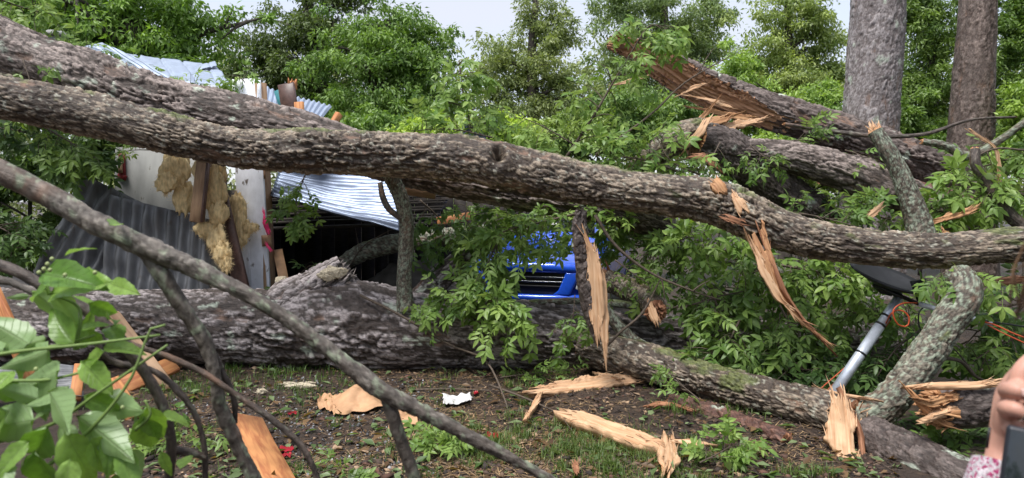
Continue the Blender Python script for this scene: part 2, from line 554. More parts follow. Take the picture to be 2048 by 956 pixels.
def trunk(name, path, pa, seed, parent=None, ds=0.013, dc=0.011, cl=0.10, cw=0.04, amp=0.016, lump=0.10, label=None, cat=None,
          group=None, cut=None, mat=None, bumps=(), m_min=10, endwood=(1, 1), cutmat=None, flat=1.0, world_path=False, bark_gain=1.0):
    """a bark covered trunk or limb with modelled plates. cut = (direction, function of fraction, function) leaves a split wood face"""
    Q = np.asarray(path, float) if world_path else PX(path)
    C, s = catmull(Q, ds=ds)
    n = len(C)
    r = C[:, 3]
    rm = float(r.mean())
    m = max(m_min, int(2 * math.pi * rm / dc))
    T, N, B = frames(C[:, :3])
    th = np.linspace(0, 2 * np.pi, m, endpoint=False)
    S = np.repeat(s[:, None], m, 1)
    TH = np.repeat(th[None], n, 0)
    RR = np.repeat(r[:, None], m, 1)
    yy, zz = rm * np.cos(TH), rm * np.sin(TH)
    # warp the cell domain so plates are ragged
    wa = fbm(S * 6, yy * 14, zz * 14, seed + 3, 3)
    wb = fbm(S * 6, yy * 14, zz * 14, seed + 9, 3)
    K = max(3, int(round(2 * math.pi * rm / cw)))
    a = S / cl + 0.55 * wa
    b = TH / (2 * np.pi) * K + 0.55 * wb
    f1, f2, cid, da = worley(a, b, K, seed)
    edge = np.clip((f2 - f1) / 0.26, 0, 1)
    plate = edge * edge * (3 - 2 * edge)
    K2 = max(3, int(round(2 * math.pi * rm / (cw * 0.45))))
    g1, g2, cid2, da2 = worley(S / (cl * 0.36) + 0.5 * wb, TH / (2 * np.pi) * K2 + 0.5 * wa, K2, seed + 50)
    edge2 = np.clip((g2 - g1) / 0.3, 0, 1)
    gone = (cid < 0.16) * 0.55
    h = plate * (0.45 + 0.6 * cid - gone) + 0.30 * da * (cid - 0.2) + 0.34 * edge2 * (0.2 + cid2) + 0.16 * fbm(S * 30, yy * 70, zz * 70, seed + 21, 2)
    rough_m = np.clip(0.95 + 0.9 * fbm(S * 1.5, yy * 3.5, zz * 3.5, seed + 41, 3), 0.3, 1.7)
    peel = np.clip((fbm(S * 2.4, yy * 8, zz * 8, seed + 43, 4) - 0.62) / 0.10, 0, 1)
    disp = amp * (h - 0.6) * rough_m * (1 - 0.8 * peel) - amp * 0.55 * peel
    lum = lump * RR * fbm(S * 1.6, yy * 3 / max(rm, .05) * .12, zz * 3 / max(rm, .05) * .12, seed + 31, 2)
    lum = lum + lump * 0.7 * RR * fbm(S * min(60, .35 / rm), yy * .5 / rm, zz * .5 / rm, seed + 35, 3)
    for (fs, ft, rad, hh) in bumps:
        sb = fs * s[-1]
        dth = (TH - ft + np.pi) % (2 * np.pi) - np.pi
        q = ((S - sb) ** 2 + (dth * rm) ** 2) / rad ** 2
        lum = lum + hh * np.exp(-q * 1.4)
    rad = RR + disp + lum
    off = rad[..., None] * (np.cos(TH)[..., None] * N[:, None] + np.sin(TH)[..., None] * B[:, None])
    if flat != 1.0:
        off[..., 2] *= flat
    # colours: plate tone, inner bark deepened with painted shade in the cracks, lichen, moss
    fine = fbm(S * 22, yy * 40, zz * 40, seed + 61, 3)
    big = fbm(S * 2.2, yy * 5, zz * 5, seed + 71, 2)
    k = np.clip(pa['tone'] + 0.95 * (cid - 0.5) + 0.75 * (cid2 - 0.5) + 0.38 * fine + 0.50 * big, 0, 1)[..., None]
    k = np.clip((k - .5) * pa.get('con', 1.0) + .5, 0, 1)
    colr = (1 - k) * np.array(pa['p1']) + k * np.array(pa['p2'])
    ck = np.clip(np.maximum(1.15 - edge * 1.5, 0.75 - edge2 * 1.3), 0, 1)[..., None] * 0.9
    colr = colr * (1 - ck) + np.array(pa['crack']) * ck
    pk = (peel * np.clip(0.5 + fine, .25, 1))[..., None]
    colr = colr * (1 - .8 * pk) + np.array(pa.get('inner', (0.20, 0.115, 0.075))) * .8 * pk
    if pa['li'] > 0:
        ln = fbm(S * pa['ls'], yy * pa['ls'] * 1.3, zz * pa['ls'] * 1.3, seed + 81, 4) + 0.25 * (cid2 - 0.5)
        lk = np.clip((ln - (0.75 - 0.95 * pa['li'])) / 0.25, 0, 1)[..., None] * 0.8
        lk = lk * np.clip(edge * 1.6, 0.2, 1)[..., None]
        colr = colr * (1 - lk) + np.array(pa['lichen']) * (0.75 + 0.5 * cid2[..., None]) * lk
    upz = nrm(off)[..., 2]
    if pa['moss'] > 0:
        mn = fbm(S * 3.2, yy * 6, zz * 6, seed + 91, 4) + 0.9 * upz - 0.55
        mk = np.clip((mn - (0.55 - 0.5 * pa['moss'])) / 0.25, 0, 1)[..., None] * 0.75
        colr = colr * (1 - mk) + np.array((0.10, 0.125, 0.03)) * (0.6 + 0.8 * cid2[..., None]) * mk
        off = off * (1 + 0.035 * mk * (0.5 + cid2[..., None]))
    colr = colr * bark_gain
    cutmask = None
    if cut is not None:
        cd, hf, amp_f = cut
        cd = nrm(cd)
        lat = nrm(np.cross(T, cd))
        dot = (off * cd).sum(-1)
        la = (off * lat[:, None]).sum(-1)
        fr = S / s[-1]
        hh = hf(fr) * RR + amp_f * (fbm(S * 1.3, la * 45, 0 * la, seed + 101, 3) + 0.6 * fbm(S * 5, la * 120, 0 * la, seed + 103, 2))
        cutmask = dot > hh
        off = off + np.where(cutmask, hh - dot, 0)[..., None] * cd
    V = (C[:, None, :3] + off).reshape(-1, 3)
    U = np.stack([S, RR * np.cos(TH), RR * np.sin(TH)], -1).reshape(-1, 3)
    rgb = np.concatenate([np.clip(colr, 0.004, 0.9).reshape(-1, 3), np.ones((n * m, 1))], 1)
    i = np.arange(n - 1)[:, None] * m
    j = np.arange(m)[None]
    kk = (j + 1) % m
    F = np.stack([i + j, i + kk, i + m + kk, i + m + j], -1).reshape(-1, 4)
    root = parent
    single = (parent is None and cutmask is None and not any(endwood))
    if parent is None and not single:
        base = C[:, :3].mean(0).copy()
        base[2] = V[:, 2].min()
        root = empty(name, base, label, cat, group)
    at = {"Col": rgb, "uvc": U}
    mat = mat or BARK
    if cutmask is not None:
        fm = cutmask.reshape(-1)[F].sum(1) >= 3
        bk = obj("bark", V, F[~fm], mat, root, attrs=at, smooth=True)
        if fm.any():
            obj("split_face", V, F[fm], cutmat or WOOD, root, attrs=at, smooth=True)
    elif single:
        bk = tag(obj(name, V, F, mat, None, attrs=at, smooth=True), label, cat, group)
    else:
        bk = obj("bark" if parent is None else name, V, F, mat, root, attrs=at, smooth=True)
    for e, idx in ((endwood[0], 0), (endwood[1], n - 1)):
        if e:
            ring = V.reshape(n, m, 3)[idx]
            c = ring.mean(0)
            ax = T[idx] * (1 if idx else -1)
            mb = MB()
            rings = [ring, c + (ring - c) * 0.7 + ax * 0.01 + rng.normal(0, .012, ring.shape) * ax, c + (ring - c) * 0.35 + rng.normal(0, .016, ring.shape) * ax]
            VV = np.concatenate(rings + [[c - ax * 0.01]])
            F4 = [(q * m + a_, q * m + (a_ + 1) % m, (q + 1) * m + (a_ + 1) % m, (q + 1) * m + a_) for q in (0, 1) for a_ in range(m)]
            F3 = [(2 * m + a_, 2 * m + (a_ + 1) % m, 3 * m) for a_ in range(m)]
            mb.add(VV, F4, F3)
            mb.build("broken_end", WOODR if e == 2 else WOOD, root)
    return root if root is not None else bk, C, T

def shards(name, c, ax, rad, n, l0, l1, mat, parent, spread=0.25, thick=0.12, seed=1, width=None, flatdir=None):
    """torn fibres sticking out of a break"""
    g = np.random.default_rng(seed)
    c, ax = np.asarray(c, float), nrm(ax)
    u = nrm(np.cross(ax, [0.3, 0.2, 1])); v = np.cross(ax, u)
    mb = MB()
    for q in range(n):
        rr, tt = rad * math.sqrt(g.uniform(0, 1)), g.uniform(0, 6.283)
        p = c + rr * (math.cos(tt) * u + math.sin(tt) * v)
        d = nrm(ax + spread * g.normal(0, 1, 3))
        L = g.uniform(l0, l1)
        w = (width or rad * 0.25) * g.uniform(0.4, 1.2)
        e1 = nrm(np.cross(d, g.normal(0, 1, 3) if flatdir is None else np.asarray(flatdir) + .3 * g.normal(0, 1, 3)))
        e2 = np.cross(d, e1)
        t = w * thick * g.uniform(0.6, 2)
        bend = e2 * L * g.uniform(-.18, .18)
        b0 = p - d * 0.03
        mid = p + d * L * g.uniform(.45, .65) + bend * .4
        tip = p + d * L + bend
        V = [b0 + e1 * w / 2 + e2 * t, b0 - e1 * w / 2 + e2 * t, b0 - e1 * w / 2 - e2 * t, b0 + e1 * w / 2 - e2 * t,
             mid + e1 * w * .42 + e2 * t * .8, mid - e1 * w * .36 + e2 * t * .8, mid - e1 * w * .36 - e2 * t * .8, mid + e1 * w * .42 - e2 * t * .8,
             tip + e1 * w * g.uniform(-.3, .3)]
        U = [(0, 1, 0), (0, 0, 0), (0, 0, .3), (0, 1, .3), (L * .5, 1, 0), (L * .5, 0, 0), (L * .5, 0, .3), (L * .5, 1, .3), (L, .5, 0)]
        U = np.array(U) * [1, w, w] + [q * .31, q * .17, 0]
        mb.add(V, [(0, 1, 5, 4), (1, 2, 6, 5), (2, 3, 7, 6), (3, 0, 4, 7)], [(4, 5, 8), (5, 6, 8), (6, 7, 8), (7, 4, 8)], U)
    return mb.build(name, mat, parent)

def sliver(name, path, mat, parent=None, face=(0, -1, 0), thick=0.02, rag=0.25, seed=3, label=None, cat=None, group=None, bend=0.0, na=11, ds=0.012, world_path=False, tip=(1, 1), fib_n=26):
    """a torn strip of wood: path rows (px, py, half width px, depth), 'face' the way its flat side looks"""
    Q = np.asarray(path, float) if world_path else PX(path)
    C, s = catmull(Q, ds=ds)
    n = len(C)
    T = nrm(np.gradient(C[:, :3], axis=0))
    W = nrm(np.cross(T, np.asarray(face, float)))
    Nn = np.cross(W, T)
    x = np.linspace(-1, 1, na)
    S, X = np.meshgrid(s, x, indexing='ij')
    hw = C[:, 3][:, None] * 0.74
    stp = lambda q: np.round(q * 2.5) / 2.5 * .7 + q * .5
    e1 = 1 + 1.3 * rag * stp(fbm(s * 9, seed, 0, seed, 3))[:, None]
    e2 = 1 + 1.3 * rag * stp(fbm(s * 9, seed + 9.5, 0, seed + 5, 3))[:, None]
    lat = np.where(X > 0, X * e1, X * e2) * hw
    fib = fbm(S * 2.0, lat * 90, 0 * S, seed + 11, 3)
    # ragged ends: fibres end at different places
    endo = min(.16, .35 * s[-1]) * fbm(X * 3.4, seed, 0, seed + 13, 3)
    fr = (S / s[-1])
    tipoff = (np.clip((fr - 0.8) / 0.2, 0, 1) * endo * tip[1] + np.clip((0.2 - fr) / 0.2, 0, 1) * -endo * tip[0])
    cen = C[:, None, :3] + W[:, None] * lat[..., None] + T[:, None] * tipoff[..., None]
    curl = bend * (X ** 2) * hw
    top = cen + Nn[:, None] * (thick / 2 + 0.3 * thick * fib - curl)[..., None]
    bot = cen - Nn[:, None] * (thick / 2 + 0.2 * thick * fib + curl)[..., None]
    V = np.concatenate([top.reshape(-1, 3), bot.reshape(-1, 3)])
    U = np.concatenate([np.stack([S, lat, 0 * S], -1).reshape(-1, 3), np.stack([S, lat, 0 * S + .2], -1).reshape(-1, 3)])
    k = n * na
    F = []
    i = (np.arange(n - 1)[:, None] * na + np.arange(na - 1)[None]).ravel()
    F.append(np.stack([i, i + 1, i + na + 1, i + na], 1)[:, ::-1])
    F.append(np.stack([i, i + 1, i + na + 1, i + na], 1) + k)
    a = np.arange(n - 1) * na
    F.append(np.stack([a, a + na, a + na + k, a + k], 1)[:, ::-1])
    b = a + na - 1
    F.append(np.stack([b, b + na, b + na + k, b + k], 1))
    c = np.arange(na - 1)
    F.append(np.stack([c, c + 1, c + 1 + k, c + k], 1))
    c = c + (n - 1) * na
    F.append(np.stack([c, c + 1, c + 1 + k, c + k], 1)[:, ::-1])
    F = np.concatenate(F)
    U = U + [seed * .37, seed * .21, 0]
    F3 = []
    if fib_n:
        g = np.random.default_rng(seed + 500)
        L = s[-1]
        for q in range(fib_n):
            e = g.uniform()
            i = int(g.uniform(.78, .99) * (n - 1)) if e < .38 else (int(g.uniform(.01, .22) * (n - 1)) if e < .7 else int(g.uniform(.1, .9) * (n - 1)))
            sg = 1 if i > n / 2 else -1
            j = g.choice([0, na - 1]) if e >= .7 else g.integers(0, na)
            p = top[i, j]
            dr = nrm(T[i] * sg + W[i] * g.normal(0, .10) * 2 + Nn[i] * g.normal(.05, .16))
            l = g.uniform(.03, .11) * min(1.3, max(.5, L / .5))
            wv = W[i] * g.uniform(.0015, .0045) + Nn[i] * .001
            b0 = p - dr * .02
            mid = p + dr * l * .5 + Nn[i] * g.normal(0, .06) * l
            k0 = len(V) + 0
            V = np.concatenate([V, [b0 - wv, b0 + wv, mid + wv * .7, mid - wv * .7, p + dr * l + Nn[i] * g.normal(0, .15) * l]])
            U = np.concatenate([U, [[q, 0, 0], [q, .004, 0], [q + l * .5, .004, 0], [q + l * .5, 0, 0], [q + l, 0, 0]]])
            F = np.concatenate([F, [(k0, k0 + 1, k0 + 2, k0 + 3)]])
            F3.append((k0 + 3, k0 + 2, k0 + 4))
    o = obj(name, V, [F, np.array(F3)] if F3 else F, mat, parent, attrs={"uvc": U}, smooth=False)
    if parent is None: tag(o, label, cat, group)
    return o

def plank(name, p0, p1, w, t, face, mat, parent=None, label=None, cat=None, group=None, jag=0.0, seed=1):
    """a sawn board from p0 to p1; 'face' is the way its wide side looks; slightly worn edges"""
    p0, p1 = np.asarray(p0, float), np.asarray(p1, float)
    g = np.random.default_rng(seed)
    T = nrm(p1 - p0); W = nrm(np.cross(T, np.asarray(face, float))); Nn = np.cross(W, T)
    L = np.linalg.norm(p1 - p0)
    c = min(w, t) * 0.12
    prof = [(-w / 2, -t / 2 + c), (-w / 2 + c, -t / 2), (w / 2 - c, -t / 2), (w / 2, -t / 2 + c), (w / 2, t / 2 - c), (w / 2 - c, t / 2), (-w / 2 + c, t / 2), (-w / 2, t / 2 - c)]
    st = [0, L * .33, L * .66, L]
    V, U = [], []
    for q, s_ in enumerate(st):
        bow = math.sin(s_ / L * math.pi) * L * 0.004 * g.normal()
        for k_, (a, b) in enumerate(prof):
            ss = s_ + (g.uniform(-jag, jag) if q in (0, 3) else 0)
            V.append(p0 + T * ss + W * a + Nn * (b + bow)); U.append((ss + seed * 1.7, a + seed * .9, b))
    F4 = [(q * 8 + a, q * 8 + (a + 1) % 8, q * 8 + 8 + (a + 1) % 8, q * 8 + 8 + a) for q in range(3) for a in range(8)]
    me = [np.array(F4), np.array([tuple(range(7, -1, -1)), tuple(range(24, 32))])]
    o = obj(name, V, me, mat, parent, attrs={"uvc": np.array(U)})
    if parent is None: tag(o, label, cat, group)
    return o

def sheet(name, c00, c10, c01, c11, mat, parent=None, ncor=12, amp=0.012, sag=(0, 0, 0), crumple=0.01, nu=None, nv=24, seed=1, label=None, cat=None, group=None, ribbed=False, thick=0.003, rag=0.0):
    """a metal sheet between four corners; corrugations run from the c0x side to the c1x side along v"""
    c00, c10, c01, c11 = [np.asarray(q, float) for q in (c00, c10, c01, c11)]
    nu = nu or ncor * 8 + 1
    u = np.linspace(0, 1, nu); v = np.linspace(0, 1, nv)
    Ug, Vg = np.meshgrid(u, v, indexing='ij')
    Vr = Vg + rag * vnoise(Ug * 9, 0, 0, seed) * (Vg > .5) * (Vg - .5) * 2
    pt = ((1 - Ug) * (1 - Vr))[..., None] * c00 + (Ug * (1 - Vr))[..., None] * c10 + ((1 - Ug) * Vr)[..., None] * c01 + (Ug * Vr)[..., None] * c11
    pt = pt + (np.sin(np.pi * Ug) * np.sin(np.pi * Vg))[..., None] * np.asarray(sag, float)
    nv_ = nrm(np.cross(nrm(c10 - c00 + c11 - c01), nrm(c01 - c00 + c11 - c10)))
    w = np.cos(2 * np.pi * ncor * Ug)
    if ribbed:
        ph = (Ug * ncor) % 1
        w = np.clip(1 - np.abs(ph - .5) / .09, 0, 1) * 2.0
    cr = crumple * fbm(pt[..., 0] * 3.5, pt[..., 1] * 3.5, pt[..., 2] * 3.5, seed, 3)
    top = pt + nv_ * (amp * w + cr)[..., None]
    bot = top - nv_ * thick
    V = np.concatenate([top.reshape(-1, 3), bot.reshape(-1, 3)])
    k = nu * nv
    i = (np.arange(nu - 1)[:, None] * nv + np.arange(nv - 1)[None]).ravel()
    F = [np.stack([i, i + nv, i + nv + 1, i + 1], 1), np.stack([i, i + 1, i + nv + 1, i + nv], 1) + k]
    a = np.arange(nu - 1) * nv
    F.append(np.stack([a, a + k, a + nv + k, a + nv], 1)); b = a + nv - 1
    F.append(np.stack([b, b + nv, b + nv + k, b + k], 1))
    c = np.arange(nv - 1)
    F.append(np.stack([c, c + 1, c + 1 + k, c + k], 1)); c = c + (nu - 1) * nv
    F.append(np.stack([c, c + k, c + 1 + k, c + 1], 1))
    uvc = np.stack([Ug, Vg, 0 * Ug], -1).reshape(-1, 3)
    o = obj(name, V, np.concatenate(F), mat, parent, attrs={"uvc": np.concatenate([uvc, uvc])}, smooth=True)
    if parent is None: tag(o, label, cat, group)
    return o
# ------------------------------------------------------------------ leaves
def leaflet(V, F3, F4, base, d, side, up, L, w, droop, fold):
    n = len(V)
    b = np.asarray(base, float)
    def q(t, lat):
        return b + d * (L * t) + side * lat + up * (abs(lat) * fold - droop * L * t * t)
    V += [q(0, 0), q(.3, 0), q(.68, 0), q(1, 0), q(.3, w), q(.68, w * .8), q(.3, -w), q(.68, -w * .8)]
    F3 += [(n, n + 1, n + 4), (n, n + 6, n + 1), (n + 2, n + 3, n + 5), (n + 2, n + 7, n + 3)]
    F4 += [(n + 1, n + 2, n + 5, n + 4), (n + 1, n + 6, n + 7, n + 2)]

def compound_leaf(seed, pairs=3, wr=0.17):
    """a feather leaf one unit long along +X, its face to +Z"""
    g = np.random.default_rng(seed)
    V, F3, F4 = [], [], []
    dr = g.uniform(.12, .35)
    def rach(t): return np.array([t, 0.04 * math.sin(3 * t + seed), -dr * t * t])
    ts = [0, .3, .62]
    for t in ts:                                             # the stalk
        n = len(V)
        c = rach(t)
        V += [c + [0, .007, 0], c + [0, -.007, 0], c + [0, 0, -.012]]
        if t:
            F4 += [(n - 3, n - 2, n + 1, n), (n - 2, n - 1, n + 2, n + 1), (n - 1, n - 3, n, n + 2)]
    up = np.array([0, 0, 1.0])
    ats = np.linspace(.26, .60, pairs)
    for k, t in enumerate(ats):
        Lf = (.27 + .12 * k / max(1, pairs - 1)) * g.uniform(.85, 1.15)
        for sgn in (1, -1):
            ang = R(g.uniform(42, 68)) * sgn
            d = np.array([math.cos(ang), math.sin(ang), g.uniform(-.25, .15)])
            d = d / np.linalg.norm(d)
            tilt = g.uniform(-.45, .45)
            u2 = nrm(up + np.array([0, tilt, 0]))
            side = nrm(np.cross(u2, d))
            leaflet(V, F3, F4, rach(t), d, side, np.cross(d, side), Lf, Lf * wr * g.uniform(.85, 1.2), g.uniform(.1, .45), g.uniform(.1, .5))
    d = nrm(np.array([1, g.uniform(-.2, .2), -.35]))
    side = nrm(np.cross(up, d))
    leaflet(V, F3, F4, rach(.62), d, side, np.cross(d, side), .42, .42 * wr * 1.1, g.uniform(.1, .4), .25)
    return np.array(V), [np.array(F4), np.array(F3)]

LEAFMESH = {}
for key, mat in (('mid', LEAF_M), ('bright', LEAF_B), ('dark', LEAF_D)):
    LEAFMESH[key] = []
    for q in range(7):
        V, F = compound_leaf(q * 13 + 5, pairs=(2, 3, 3, 2)[q % 4], wr=(.18, .21, .16, .23)[q % 4])
        me = mesh_np("leaf", V, F)
        me.materials.append(mat)
        LEAFMESH[key].append(me)

def frame_matrix(p, x, up, s):
    x = nrm(x)
    y = nrm(np.cross(up, x))
    z = np.cross(x, y)
    return Matrix(((x[0] * s, y[0] * s, z[0] * s, p[0]), (x[1] * s, y[1] * s, z[1] * s, p[1]), (x[2] * s, y[2] * s, z[2] * s, p[2]), (0, 0, 0, 1)))

def place_leaf(me, p, x, up, s, parent):
    o = bpy.data.objects.new("leaf", me)
    col.objects.link(o)
    o.parent = parent
    o.matrix_basis = Matrix.Translation(-Vector(parent.location)) @ frame_matrix(p, x, up, s)
    return o

LBN = [0]
def leafy(label, pts, nsub, L, k, sc=0.24, hue='mid', droop=0.5, r0=0.008, seed=None, name="leafy_branch", cat="branch", group="leafy branches torn from the fallen tree",
          spread=1.0, back=0.35, stem_mat=None, out=None, zmin=0.02):
    """a torn-off leafy branch. pts rows (px, py, depth); sub twigs carry feather leaves, every leaf a part of its own"""
    LBN[0] += 1
    g = np.random.default_rng(seed or LBN[0] * 31 + 1)
    C, s = catmull([list(P(*q)) for q in pts], n=16)
    base = C[0].copy()
    root = empty(name, base, label, cat, group)
    mb = MB()
    mb.tube(C, np.linspace(r0, r0 * .35, len(C)), 6)
    T = nrm(np.gradient(C, axis=0))
    meshes = LEAFMESH[hue]
    leaves = []
    nsub = int(nsub * 1.25)
    sc = sc * .9
    for q in range(nsub):
        f = (q + g.uniform(.2, .9)) / nsub
        f = 0.12 + .88 * f
        i = min(len(C) - 1, int(f * (len(C) - 1)))
        rnd = g.normal(0, 1, 3) * [1, back * 1.6, .8]
        rnd = rnd - T[i] * (rnd @ T[i]) * .7
        d = nrm(T[i] * g.uniform(.1, .8) + nrm(rnd) * spread + np.array([0, 0, .15]))
        if out is not None: d = nrm(d + np.asarray(out) * .8)
        l = L * g.uniform(.45, 1.1) * (1.1 - .35 * f)
        tt = np.linspace(0, 1, 6)
        tw = C[i] + d * (l * tt)[:, None] + np.array([0, 0, -1]) * (droop * l * .55 * tt ** 2)[:, None] + .05 * l * np.sin(tt * 5 + q)[:, None] * nrm(np.cross(d, [0, .3, 1]))
        tw[:, 2] = np.maximum(tw[:, 2], zmin)
        mb.tube(tw, np.linspace(r0 * .45, r0 * .15, 6), 4, caps=False)
        tdir = nrm(np.gradient(tw, axis=0))
        for j in range(k):
            t = (j + 1) / k
            p = np.array([np.interp(t, tt, tw[:, c]) for c in range(3)])
            td = tdir[min(5, int(t * 5))]
            sd = nrm(np.cross(td, [0.1, 0.2, 1])) * (1 if j % 2 else -1)
            x = nrm(td * g.uniform(.3, 1.0) + sd * (g.uniform(.3, 1.0) if j < k - 1 else .1) + g.normal(0, .28, 3) + np.array([0, 0, -droop * g.uniform(.2, 1.0)]))
            up = nrm(np.array([0, -.55, .9]) + g.normal(0, .42, 3))
            if abs(up @ x) > .92: up = np.array([.3, -.8, .5])
            leaves.append((p, x, up, sc * g.uniform(.65, 1.2)))
    st = mb.build("stem", stem_mat or TWIG, root, smooth=True)
    if len(leaves) > 300:
        leaves = leaves[:300]
    for (p, x, up, s_) in leaves:
        if p[2] + x[2] * s_ < zmin:
            x = nrm(np.array([x[0], x[1], (zmin + .01 - p[2]) / s_]))
        place_leaf(meshes[g.integers(len(meshes))], p, x, up, s_, root)
    return root

def leaf_cloud(P0, A, Nn, Lw, wr, colr, fold=.25):
    """many single leaves as one mesh: base points, directions, normals, lengths"""
    n = len(P0)
    A = nrm(A)
    S = nrm(np.cross(Nn, A))
    Nn = np.cross(A, S)
    L = Lw[:, None]
    w = L * wr
    V = np.empty((n, 4, 3))
    V[:, 0] = P0
    V[:, 1] = P0 + A * L * .42 + S * w + Nn * w * fold
    V[:, 2] = P0 + A * L - Nn * L * .12
    V[:, 3] = P0 + A * L * .42 - S * w + Nn * w * fold
    i = np.arange(n)[:, None] * 4
    F = np.concatenate([i + np.array([[0, 1, 2]]), i + np.array([[0, 2, 3]])])
    rgb = np.concatenate([np.repeat(colr, 4, 0), np.ones((n * 4, 1))], 1)
    return V.reshape(-1, 3), F, rgb

BGL = np.array([2.9, 2.15, 2.35])
def crown_leaves(blobs, d, nclump, nleaf, leaf, c_dark, c_light, g, clump_r=0.55, dz=0.8, hang=0.6, gap=0.0):
    """blobs rows (px, py, rx_px, ry_px[, depth offset]); returns leaves and clump centres"""
    wts = np.array([b[2] * b[3] for b in blobs], float)
    wts /= wts.sum()
    cs = []
    for b, w in zip(blobs, wts):
        dd = d + (b[4] if len(b) > 4 else 0)
        n = max(2, int(round(nclump * w)))
        v = nrm(g.normal(0, 1, (n, 3))) * (g.uniform(0, 1, n)[:, None] ** .45) * g.uniform(.7, 1.35, (n, 1))
        c = P(b[0], b[1], dd) + v * np.array([b[2] * dd / FPX, b[2] * dd / FPX * dz, b[3] * dd / FPX])
        cs.append(c)
        m = max(1, n // 5)                     # stragglers that break the outline
        v = nrm(g.normal(0, 1, (m, 3)) * [1.3, 1, .8]) * g.uniform(1.05, 1.5, (m, 1))
        cs.append(P(b[0], b[1], dd) + v * np.array([b[2] * dd / FPX, b[2] * dd / FPX * dz, b[3] * dd / FPX]))
    cs = np.concatenate(cs)
    nc = len(cs)
    ci = g.integers(0, nc, nleaf)
    cr = clump_r * g.uniform(.5, 1.35, nc)
    tone = g.uniform(0, 1, nc)
    v = nrm(g.normal(0, 1, (nleaf, 3))) * (g.uniform(0, 1, nleaf)[:, None] ** .5)
    v[:, 2] *= .6
    p = cs[ci] + v * cr[ci][:, None]
    p[:, 2] -= (np.hypot(v[:, 0], v[:, 1]) ** 2) * cr[ci] * .35
    A = v * .8 + g.normal(0, .6, (nleaf, 3)) + np.array([0, 0, -hang])
    Nn = nrm(np.array([0, -.35, .8]) + g.normal(0, .55, (nleaf, 3)))
    k = np.clip(.55 * tone[ci] + .45 * g.uniform(0, 1, nleaf), 0, 1)[:, None]
    colr = (1 - k) * np.array(c_dark) + k * np.array(c_light)
    colr = colr * g.uniform(.75, 1.25, (nleaf, 1)) * BGL
    return p, A, Nn, leaf * g.uniform(.6, 1.3, nleaf), colr, cs

def limb_path(a, b, g, wob=0.08, n=7):
    t = np.linspace(0, 1, n)[:, None]
    L = np.linalg.norm(b - a)
    w = np.cumsum(g.normal(0, wob * L / n, (n, 3)), 0)
    w = w - t * w[-1]
    return a + (b - a) * t + w + np.array([0, 0, 1]) * np.sin(t * np.pi) * L * .06

def tree(label, blobs, d, trunk_px, r, nclump=60, nleaf=14000, leaf=.17, cd=(.03, .075, .02), clt=(.10, .19, .045), seed=1, clump_r=.55,
         nlimb=14, name="tree", cat="tree", dz=.8, hang=.6, trunk_col=None, group=None, wr=.19):
    """trunk_px rows (px, py) from low to high"""
    g = np.random.default_rng(seed)
    base = P(trunk_px[0][0], trunk_px[0][1], d)
    base = np.array([base[0], base[1], 0.0])
    root = empty(name, base, label, cat, group)
    p, A, Nn, Lw, colr, cs = crown_leaves(blobs, d, int(nclump * 2.4), int(nleaf * 1.9), leaf * .62, cd, clt, g, clump_r * .66, dz, hang)
    V, F, rgb = leaf_cloud(p, A, Nn, Lw, wr, colr)
    pts = [list(base) + [r * 1.25]] + [list(P(q[0], q[1], d)) + [r * (1 - .65 * (i + 1) / len(trunk_px))] for i, q in enumerate(trunk_px)]
    C, s = catmull(pts, n=18)
    mb = MB()
    mb.tube(C[:, :3], C[:, 3] * (1 + .06 * g.normal(0, 1, len(C))), 9)
    pick = g.permutation(len(cs))[:nlimb]
    for q in pick:
        tgt = cs[q]
        i = int(np.argmin(np.abs(C[:, 2] - (tgt[2] - .45 * np.hypot(*(tgt[:2] - C[-1, :2]))))))
        i = min(max(i, 4), len(C) - 1)
        lp = limb_path(C[i, :3], tgt, g)
        mb.tube(lp, np.linspace(C[i, 3] * .5, .015, len(lp)), 6)
        for w in range(2):
            j = g.integers(3, 6)
            t2 = cs[np.argsort(np.linalg.norm(cs - lp[j], axis=1))[g.integers(1, 6)]]
            l2 = limb_path(lp[j], t2, g, n=5)
            mb.tube(l2, np.linspace(C[i, 3] * .22, .01, 5), 5)
    mb.build("trunk", TRUNKBG, root, smooth=True)
    o = obj("crown", V, F, LEAF_BG, root, attrs={"Col": rgb})
    o["kind"] = "stuff"
    return root

TRUNKBG = m_simple("background_bark", (0.075, 0.062, 0.052), 0.9, scale=9, var=0.45, bump=0.6, bdist=0.03)

# ================================================================== THE SETTING
# ground: one sheet, fine near the camera, coarse out to the horizon
gm, N, L_, b_ = nodes_of("ground_soil")
tc = N.new("ShaderNodeTexCoord")
def gnoise(scale, detail=5, rough=.55):
    n_ = N.new("ShaderNodeTexNoise")
    n_.inputs['Scale'].default_value = scale; n_.inputs['Detail'].default_value = detail; n_.inputs['Roughness'].default_value = rough
    L_.new(tc.outputs['Object'], n_.inputs['Vector'])
    return n_.outputs['Fac']
def gmix(fac, c1, c2, lo, hi):
    r_ = N.new("ShaderNodeMapRange")
    r_.inputs['From Min'].default_value = lo; r_.inputs['From Max'].default_value = hi
    L_.new(fac, r_.inputs['Value'])
    x_ = N.new("ShaderNodeMixRGB")
    L_.new(r_.outputs['Result'], x_.inputs['Fac'])
    for s_, c_ in (('Color1', c1), ('Color2', c2)):
        if isinstance(c_, tuple): x_.inputs[s_].default_value = rgba(c_)
        else: L_.new(c_, x_.inputs[s_])
    return x_.outputs['Color']
vor = N.new("ShaderNodeTexVoronoi"); vor.inputs['Scale'].default_value = 55
L_.new(tc.outputs['Object'], vor.inputs['Vector'])
c = gmix(gnoise(34, 8, .7), (0.018, 0.012, 0.009), (0.075, 0.048, 0.033), .35, .66)
c = gmix(gnoise(11, 7, .7), c, (0.14, 0.088, 0.05), .54, .72)
